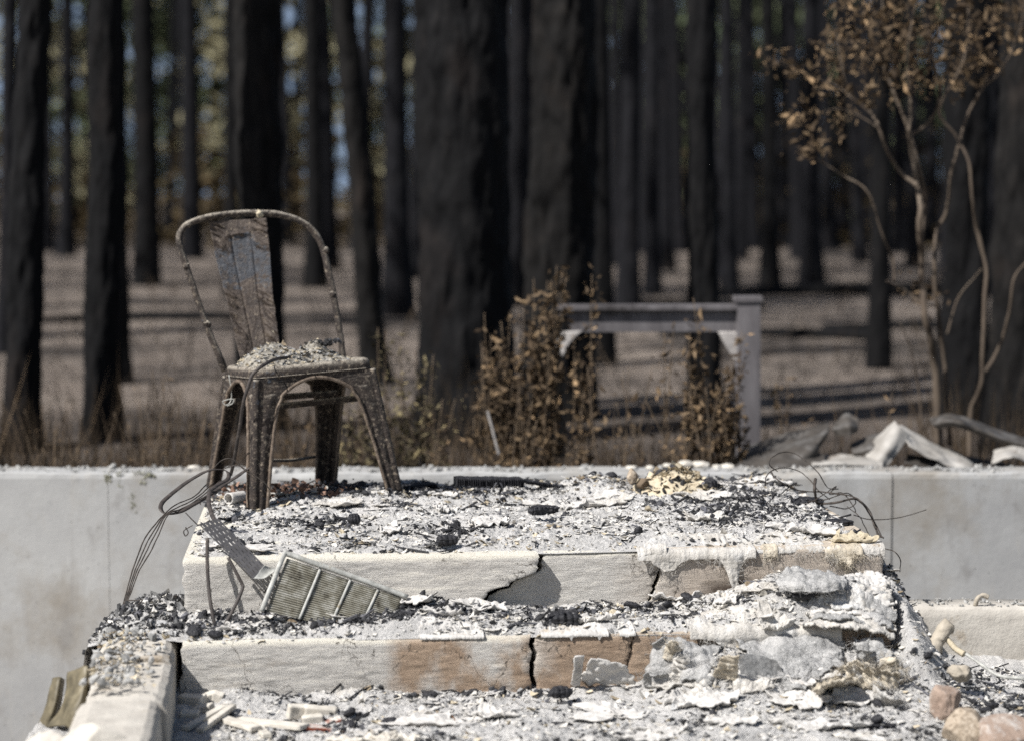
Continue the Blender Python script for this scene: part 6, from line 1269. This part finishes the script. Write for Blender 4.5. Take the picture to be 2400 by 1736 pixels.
shrub('low weeds seen through the chair legs', 640, 7.7, 880, 0.16, 7, 80, DL, 18)
shrub('low brown weeds under the tall shrub', 1180, 7.5, 850, 0.16, 8, 150, DL, 19)
shrub('forked weed with seed heads right of the post', 1730, 8.0, 800, 0.10, 3, 40, DL, 20, lean=0.08, leafy=0.7)
shrub('single dry stalk among the burnt sheets', 1950, 7.9, 830, 0.03, 2, 12, DL, 21)
def blades(n, x0, x1, y0, y1, h0, h1, r, lean=0.12, w=0.0022):
    b = np.stack([r.uniform(x0, x1, n), r.uniform(y0, y1, n), np.zeros(n)], -1); b[:, 0] *= b[:, 1] / y0
    hh = r.uniform(h0, h1, n) * (0.35 + 0.65 * sstep(fbm(b[:, 0] * 1.6, b[:, 1] * 1.6, 3, 6), -0.4, 0.5)); tip = b + np.stack([r.normal(0, lean, n) * hh * 2, r.normal(0, lean, n) * hh * 2, hh], -1); m_ = (b + tip) / 2 + r.normal(0, 0.02, (n, 3))
    a_ = r.uniform(0, 6.28, n); d = np.stack([np.cos(a_), np.sin(a_), 0 * a_], -1) * w
    V = np.stack([b - d, b + d, m_ - d * .8, m_ + d * .8, tip], 1)
    Q = (np.array([[0, 1, 3, 2]])[None] + (np.arange(n) * 5)[:, None, None]).reshape(-1, 4).tolist() + (np.array([[2, 3, 4]])[None] + (np.arange(n) * 5)[:, None, None]).reshape(-1, 3).tolist()
    return V.reshape(-1, 3), Q
rw = np.random.default_rng(77)
V, Fc = blades(2400, -3.2, 3.2, 10.0, 34.0, 0.10, 0.50, rw, 0.25, 0.006)
mesh('forest_scrub', V, Fc, m_simple('burnt_scrub', [(0.3, (0.015, 0.012, 0.010)), (0.7, (0.05, 0.038, 0.027))], 3, 0.9, None, 0.1, island=[(0, .4), (.7, 1.0), (1, 2.4)]), smooth=False, kind='stuff', label='thin burnt scrub scattered over the forest floor', cat='scrub')
for k, (x, y, Y, L, ang, r_, lab) in enumerate(((360, 0, 19, 2.2, 0.1, .07, 'fallen charred log in the gap left of the chair'), (1700, 0, 17, 1.8, -0.2, .06, 'fallen charred log right of the railing post'), (1850, 0, 24, 3.0, 0.15, .09, 'fallen charred log in the sunny gap left of the young tree'), (1470, 0, 21, 2.0, 0.05, .07, 'fallen charred log behind the railing'), (2040, 0, 18, 1.7, -0.1, .06, 'fallen charred log behind the young tree stems'))):
    c = atD(x, 900, Y); c[2] = r_ * 0.7; d = np.array([math.cos(ang), math.sin(ang), 0.02]) * L / 2; P = catmull([c - d, c + np.array([0, 0.1, 0.02]), c + d], 24); V, Fc = tube_vf(P, r_ * (1 + 0.3 * n3(P, 4, 3, k)), 10); mesh('fallen_log', V, Fc, MT['bark_black'], label=lab, cat='log', group='fallen logs in the forest')

V, Fc = blades(5200, -2.6, 2.6, 7.35, 9.6, 0.25, 0.60, rw)
mesh('dry_weeds', V, Fc, m_simple('dry_weed_stalks', [(0.3, (0.030, 0.022, 0.016)), (0.7, (0.10, 0.072, 0.046))], 5, 0.9, None, 0.1, island=[(0, .4), (.7, 1.0), (1, 2.2)]), smooth=False, kind='stuff', label='band of dry brown weeds along the back of the foundation wall', cat='weeds')
band('pale_stick', [atD(1105, 1005, 7.5), atD(1092, 955, 7.5), atD(1080, 910, 7.5)], 0.0045, 0.004, MT['rail_pale'], 'pale broken stick leaning at the foot of the thickest trunk', 'stick')

# ------------------------------------------------------------------ young tree with scorched leaves at the right
def c8(zx, zy): return (1600 + zx / 1.4912, zy / 1.4912)
def P8(p, Y): return at(*c8(*p), Y)
yt = thing('young_tree', tuple(onz(*c8(890, 1500), 0.0)), 'young tree with pale crooked stems and scorched brown leaves at the right', 'tree')
BR = [('trunk', [(895, 1560), (882, 1300), (866, 1180), (845, 1100), (840, 1000), (836, 900), (830, 800), (835, 720), (820, 640), (800, 540), (790, 460), (800, 380), (790, 250), (800, 100), (830, -80)], 0.030, 0.006, 8.3), ('trunk', [(935, 1560), (915, 1280), (892, 1100), (880, 950), (885, 820), (920, 740), (935, 620), (960, 520), (1000, 400), (1050, 310), (1120, 240), (1180, 100), (1200, -60)], 0.017, 0.004, 8.35),
      ('branch', [(820, 645), (760, 600), (720, 540), (690, 460), (660, 400), (600, 340), (560, 230), (540, 120)], 0.015, 0.004, 8.28), ('branch', [(838, 830), (850, 700), (830, 600), (780, 420), (740, 330), (700, 230), (690, 130), (700, -20)], 0.016, 0.004, 8.36), ('trunk', [(1000, 1600), (1005, 1440), (1042, 1330), (1050, 1150), (1056, 950), (1030, 820), (1010, 700), (1000, 570), (960, 480), (900, 400), (940, 290), (990, 180), (1000, 30)], 0.018, 0.004, 8.2),
      ('branch', [(1045, 1320), (1100, 1220), (1140, 1100), (1160, 980), (1200, 920), (1260, 860)], 0.014, 0.005, 8.2), ('branch', [(842, 1070), (780, 1020), (712, 985)], 0.013, 0.006, 8.28), ('branch', [(740, 985), (730, 900), (700, 830), (650, 680), (560, 610), (500, 575), (440, 540)], 0.009, 0.003, 8.25), ('branch', [(838, 1500), (822, 1350), (800, 1220), (760, 1130)], 0.008, 0.003, 8.2),
      ('branch', [(795, 480), (870, 420), (900, 330), (880, 200), (900, 80), (930, -60)], 0.010, 0.003, 8.4), ('branch', [(925, 1170), (960, 1050), (1040, 940)], 0.008, 0.004, 8.3), ('branch', [(690, 450), (560, 380), (470, 400), (400, 395)], 0.005, 0.002, 8.3), ('branch', [(600, 345), (540, 300), (430, 260), (300, 200)], 0.005, 0.002, 8.3), ('branch', [(440, 540), (470, 500), (500, 495)], 0.004, 0.002, 8.25)]
for nm, pts, r0, r1, Y0 in BR:
    P = catmull([P8(p, Y0 + 0.04 * math.sin(i * 1.7)) for i, p in enumerate(pts)], 12 * len(pts)); rr = np.linspace(r0 * 0.62, r1 * 0.6, len(P)) * (1 + 0.35 * n3(P, 14, 3, 2)); P = P + 0.008 * np.stack([n3(P, 9, 3, 1), n3(P, 9, 3, 4), n3(P, 9, 3, 7)], -1); V, Fc = tube_vf(P, rr, 9); mesh(nm, V, Fc, MT['young_bark'], parent=yt)
CLU = [(540, 150), (600, 110), (660, 170), (700, 90), (780, 120), (830, 200), (880, 120), (940, 230), (1000, 200), (1060, 170), (1100, 60), (1150, 120), (1050, 40), (900, 40), (620, 200), (560, 200), (740, 60), (800, 30), (960, 90), (1180, 30), (990, 110), (700, 220), (760, 200), (900, 190), (400, 395), (470, 410), (440, 430), (470, 500), (500, 490), (430, 525), (310, 200), (340, 215), (410, 255), (470, 295), (500, 200), (560, 290), (640, 335), (580, 380), (760, 285), (820, 290), (1040, 240), (980, 260), (930, 300), (700, 300), (640, 30), (580, 40), (700, -40), (850, -60), (1000, -60), (1100, -80), (1150, -20), (1240, 60), (1230, 180), (830, 1010), (860, 1040)]
LC = []
for k, p in enumerate(CLU):
    c = P8(p, 8.3 + R.uniform(-0.25, 0.25)); n = int(R.uniform(30, 56)) if k < 24 or k > 33 else 26; LC.append(c + R.normal(0, 0.045, (n, 3)) * np.array([1, 1.3, 0.8]))
LC.append(np.stack([R.uniform(P8((520, 0), 8.3)[0], P8((1260, 0), 8.3)[0], 500), R.normal(8.3, 0.25, 500), R.normal(2.1, 0.13, 500)], -1))
C_ = np.vstack(LC); V, Fc = leaf_quads(C_, sizes(len(C_), 0.009, 0.032, R), R); mesh('crown', V, Fc, MT['dead_leaf'], parent=yt, smooth=False, kind='stuff')

# ------------------------------------------------------------------ burnt pine forest
def crown_mesh(seed, m, n, z0, z1, rad, lsz, cone=0.6):
    r = np.random.default_rng(seed); nc = n // 30; h = r.random(nc); z = z0 + (z1 - z0) * h; rr = rad * (1 - cone * h) * np.sqrt(r.random(nc)); a = r.uniform(0, 6.28, nc)
    cc = np.stack([np.cos(a) * rr, np.sin(a) * rr, z], -1); C_ = (cc[:, None] + r.normal(0, 1, (nc, 30, 3)) * np.array([.35, .35, .22]) * rad / 2.6).reshape(-1, 3)
    V, Fc = leaf_quads(C_, sizes(len(C_), *lsz, r), r, 0.35); me = bpy.data.meshes.new('crown')
    me.from_pydata(V.tolist(), [], Fc.tolist()); me.materials.append(m); return me
BURNT = [crown_mesh(k + 300, MT['burnt_needles'], 660, 9.5, 17, 2.2, (0.10, 0.28)) for k in range(3)]
YEL = [crown_mesh(k + 310, MT['far_needles'], 4200, 0.6, 17, 3.0, (0.16, 0.42)) for k in range(2)]
GRN = [crown_mesh(k + 320, MT['far_needles_green'], 4200, 0.6, 17, 3.0, (0.16, 0.42)) for k in range(2)]
def limb_set(seed, H, rb):
    r = np.random.default_rng(seed); out = []
    for k in range(r.integers(4, 8)):
        z = r.uniform(2.6, H * 0.85); a = r.uniform(0, 6.28); L = r.uniform(0.5, 1.6); d = np.array([math.cos(a), math.sin(a), r.uniform(-0.25, 0.25)])
        P = catmull([np.array([0, 0, z]), np.array([0, 0, z]) + d * L * .5, np.array([0, 0, z]) + d * L + np.array([0, 0, -0.15])], 8); out.append((P, L))
    return out
NT_ = [0]
def pine(lab, x, wpx, Y, xt=None, m='bark_black', H=17.0, crown=None, group='charred pines', low_limb=True, world=None, rad=None):
    """x: photo column of the trunk foot (in the 2268 wide view), xt: column where it leaves the top of the picture"""
    NT_[0] += 1; sd = NT_[0]; r = np.random.default_rng(sd + 500)
    if world is None:
        b = atD(x, 700, Y); tp = atD(x if xt is None else xt, 0, Y); rad = wpx / 2 / (F / D2S / (Y * 1.003)); lean = (tp[0] - b[0]) / max(tp[2], 0.5)
        if xt is not None:
            base = onz(x * D2S, 1000, 0.0); lean = (tp[0] - b[0]) / (tp[2])
        bx, by = b[0], Y
    else: bx, by = world; lean = r.normal(0, 0.015)
    bz = float(h_forest(np.array(bx), np.array(by))) - 0.05
    t = thing('charred_pine' if crown is None or crown in BURNT else 'scorched_pine', (bx, by, bz), lab, 'tree', group)
    near = Y < 14; ns, nr = (64, 150) if near else (14, 22)
    zz = np.concatenate([np.linspace(0, 3.4, nr), np.linspace(3.6, H, 14)]) if near else np.linspace(0, H, nr)
    a = np.linspace(0, 2 * math.pi, ns, endpoint=False); A, Z = np.meshgrid(a, zz)
    R_ = rad * (1.0 - 0.72 * (Z / H) ** 1.1) * (1 + (0.20 if rad > 0.15 else 0.40) * np.exp(-Z / 0.25) * (1 + 0.5 * np.sin(A * 5 + sd))) / (1 - 0.72 * (1.6 / H) ** 1.1)
    if near: R_ = R_ + 0.048 * (fbm(A * 9 / math.pi * rad * 4, Z * 2.6, 4, sd) + 0.6 * np.abs(fbm(A * 14 / math.pi * rad * 4, Z * 6, 3, sd + 2))) * min(1, rad / 0.15)
    sway = 0.02 * fbm(Z * 0.5, sd + 0 * Z, 2, sd)
    V = np.stack([R_ * np.cos(A) + lean * Z + sway, R_ * np.sin(A), Z], -1) + np.array([bx, by, bz])
    Fc = grid_faces(ns, len(zz), 0, True).tolist(); Fc.append([(len(zz) - 1) * ns + i for i in range(ns)]); mesh('trunk', V, Fc, MT[m], parent=t)
    if low_limb:
        for P, L in limb_set(sd, H, rad):
            V, Fc = tube_vf(P + np.array([bx, by, bz]) + np.stack([lean * P[:, 2], 0 * P[:, 2], 0 * P[:, 2]], -1), np.linspace(0.028, 0.008, 8), 5); mesh('limb', V, Fc, MT[m], parent=t)
    if crown is not None:
        c = bpy.data.objects.new('crown', crown); col.objects.link(c); c.parent = t; c['kind'] = 'stuff'; c.rotation_euler = (0, 0, r.uniform(0, 6.28)); c.location = (lean * 12, 0, 0); k = r.uniform(0.85, 1.15); c.scale = (k, k, 1)
    return t
def bc(): return BURNT[R.integers(3)]
pine('charred trunk leaning right near the left edge of the picture', 35, 68, 10.2, 78, crown=bc())
pine('charred trunk standing second from the left, straight', 222, 72, 10.6, 232, crown=bc())
pine('darker trunk just right of the second from the left', 265, 42, 13.6, 258, crown=bc())
pine('distant slim trunk in the gap right of the left pair', 328, 55, 27, 316, 'bark_black', crown=bc())
pine('black trunk with grey lit side rising behind the chair back', 575, 92, 11.2, 568, 'bark_brown', crown=bc())
pine('slanted trunk right of the chair, leaning left upward', 838, 52, 13.5, 765, 'bark_brown', crown=bc())
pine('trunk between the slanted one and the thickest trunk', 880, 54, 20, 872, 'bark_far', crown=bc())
pine('distant trunk above the right shoulder of the chair hoop', 697, 40, 27, 692, 'bark_black', crown=bc())
pine('thickest charred trunk in the centre of the picture', 1050, 192, 10.4, 1018, 'bark_black', crown=bc())
pine('broad brown grey trunk right of the thickest one', 1235, 140, 11.6, 1240, 'bark_brown', crown=bc())
pine('slim black trunk touching the broad one on its right', 1333, 46, 15, 1325, 'bark_black', crown=bc())
pine('trunk behind the left part of the railing', 1395, 44, 18, 1398, 'bark_far', crown=bc())
pine('thin trunk behind the middle of the railing', 1447, 30, 24, 1446, 'bark_far', crown=bc())
pine('solid black trunk behind the right part of the railing', 1560, 60, 11.0, 1558, 'bark_black', crown=bc())
pine('thin trunk just right of the black railing trunk', 1614, 32, 24, 1612, 'bark_far', crown=bc())
pine('trunk standing alone right of the railing post, nearer one', 1704, 36, 26, 1700, 'bark_black', crown=bc())
pine('grey trunk standing right of the lone trunk', 1797, 42, 27.5, 1795, 'bark_far', crown=bc())
pine('trunk in the sunny strip left of the young tree', 1950, 42, 14.6, 1955, 'bark_black', crown=bc())
pine('thick black trunk behind the young tree', 2142, 92, 11.2, 2140, 'bark_black', crown=bc())
pine('big grey trunk cut by the right edge', 2262, 120, 10.0, 2285, 'bark_brown', crown=bc())
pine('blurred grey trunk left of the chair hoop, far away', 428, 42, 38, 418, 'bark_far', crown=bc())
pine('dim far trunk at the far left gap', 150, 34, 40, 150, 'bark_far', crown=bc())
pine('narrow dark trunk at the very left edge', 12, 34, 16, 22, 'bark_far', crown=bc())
pine('narrow dark trunk left of the black trunk behind the chair', 512, 28, 24, 510, 'bark_black', crown=bc())
# farther trunks: a loose crowd
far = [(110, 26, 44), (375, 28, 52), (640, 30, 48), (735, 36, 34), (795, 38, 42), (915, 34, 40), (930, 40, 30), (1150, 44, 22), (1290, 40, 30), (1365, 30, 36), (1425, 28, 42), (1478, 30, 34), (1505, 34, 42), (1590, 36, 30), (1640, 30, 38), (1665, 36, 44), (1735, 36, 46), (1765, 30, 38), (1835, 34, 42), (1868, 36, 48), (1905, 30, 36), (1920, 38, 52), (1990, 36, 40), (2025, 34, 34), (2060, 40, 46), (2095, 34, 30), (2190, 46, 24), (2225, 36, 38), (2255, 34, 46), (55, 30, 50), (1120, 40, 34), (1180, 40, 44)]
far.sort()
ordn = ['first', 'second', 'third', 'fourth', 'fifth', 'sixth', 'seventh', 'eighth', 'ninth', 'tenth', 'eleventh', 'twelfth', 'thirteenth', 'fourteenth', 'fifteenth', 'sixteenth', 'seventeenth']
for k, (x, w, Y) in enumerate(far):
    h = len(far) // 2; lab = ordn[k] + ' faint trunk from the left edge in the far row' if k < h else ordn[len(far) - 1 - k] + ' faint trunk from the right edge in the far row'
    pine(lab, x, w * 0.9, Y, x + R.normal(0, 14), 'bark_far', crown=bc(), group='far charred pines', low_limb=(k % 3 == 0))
# trees out of view to the left whose shadows stripe the floor
for k in range(18):
    Y = R.uniform(13, 46); x = -(Y * 0.25 + R.uniform(1.0, 15))
    pine('charred pine standing out of sight to the left', 0, 0, Y, None, 'bark_far', 17, bc(), 'unseen pines to the left', False, (x, Y), R.uniform(0.14, 0.30))
# scorched and living pines behind
for k, (x, Y, g) in enumerate(((60, 62, 0), (190, 70, 1), (330, 76, 0), (480, 66, 1), (660, 60, 0), (820, 72, 1), (950, 64, 0), (1130, 70, 1), (1300, 66, 1), (1390, 74, 0), (1520, 64, 1), (1640, 70, 0), (1760, 62, 1), (1880, 72, 0), (2000, 64, 1), (2120, 70, 1), (2230, 62, 1))):
    pine(('scorched yellowish' if g == 0 else 'dull green') + ' pine far back, ' + (ordn[k] if k < 17 else 'last') + ' of the back row from the left', x, 26, Y, None, 'bark_far', 17, (YEL if g == 0 else GRN)[k % 2], 'back row of needled pines', False)

# low burnt undergrowth closing the view between the far trunks
ru = np.random.default_rng(88); n = 9000
Yu = ru.uniform(44, 60, n); Xu = ru.uniform(-0.30, 0.30, n) * Yu; Zu = ru.random(n) ** 1.5 * 3.2 * (0.35 + 0.65 * sstep(fbm(Xu * 0.25, Yu * 0.1, 3, 5), -0.3, 0.4)) - 0.1
V, Fc = leaf_quads(np.stack([Xu, Yu, Zu], -1), sizes(n, 0.10, 0.30, ru), ru, 0.5)
mesh('undergrowth', V, Fc, m_simple('scorched_undergrowth', [(0.3, (0.03, 0.022, 0.014)), (0.7, (0.10, 0.075, 0.04))], 0.4, 0.9, None, 0.1, island=[(0, .4), (.7, 1.0), (1, 2.0)]), smooth=False, kind='stuff', label='low scorched undergrowth between the farthest trunks', cat='undergrowth')
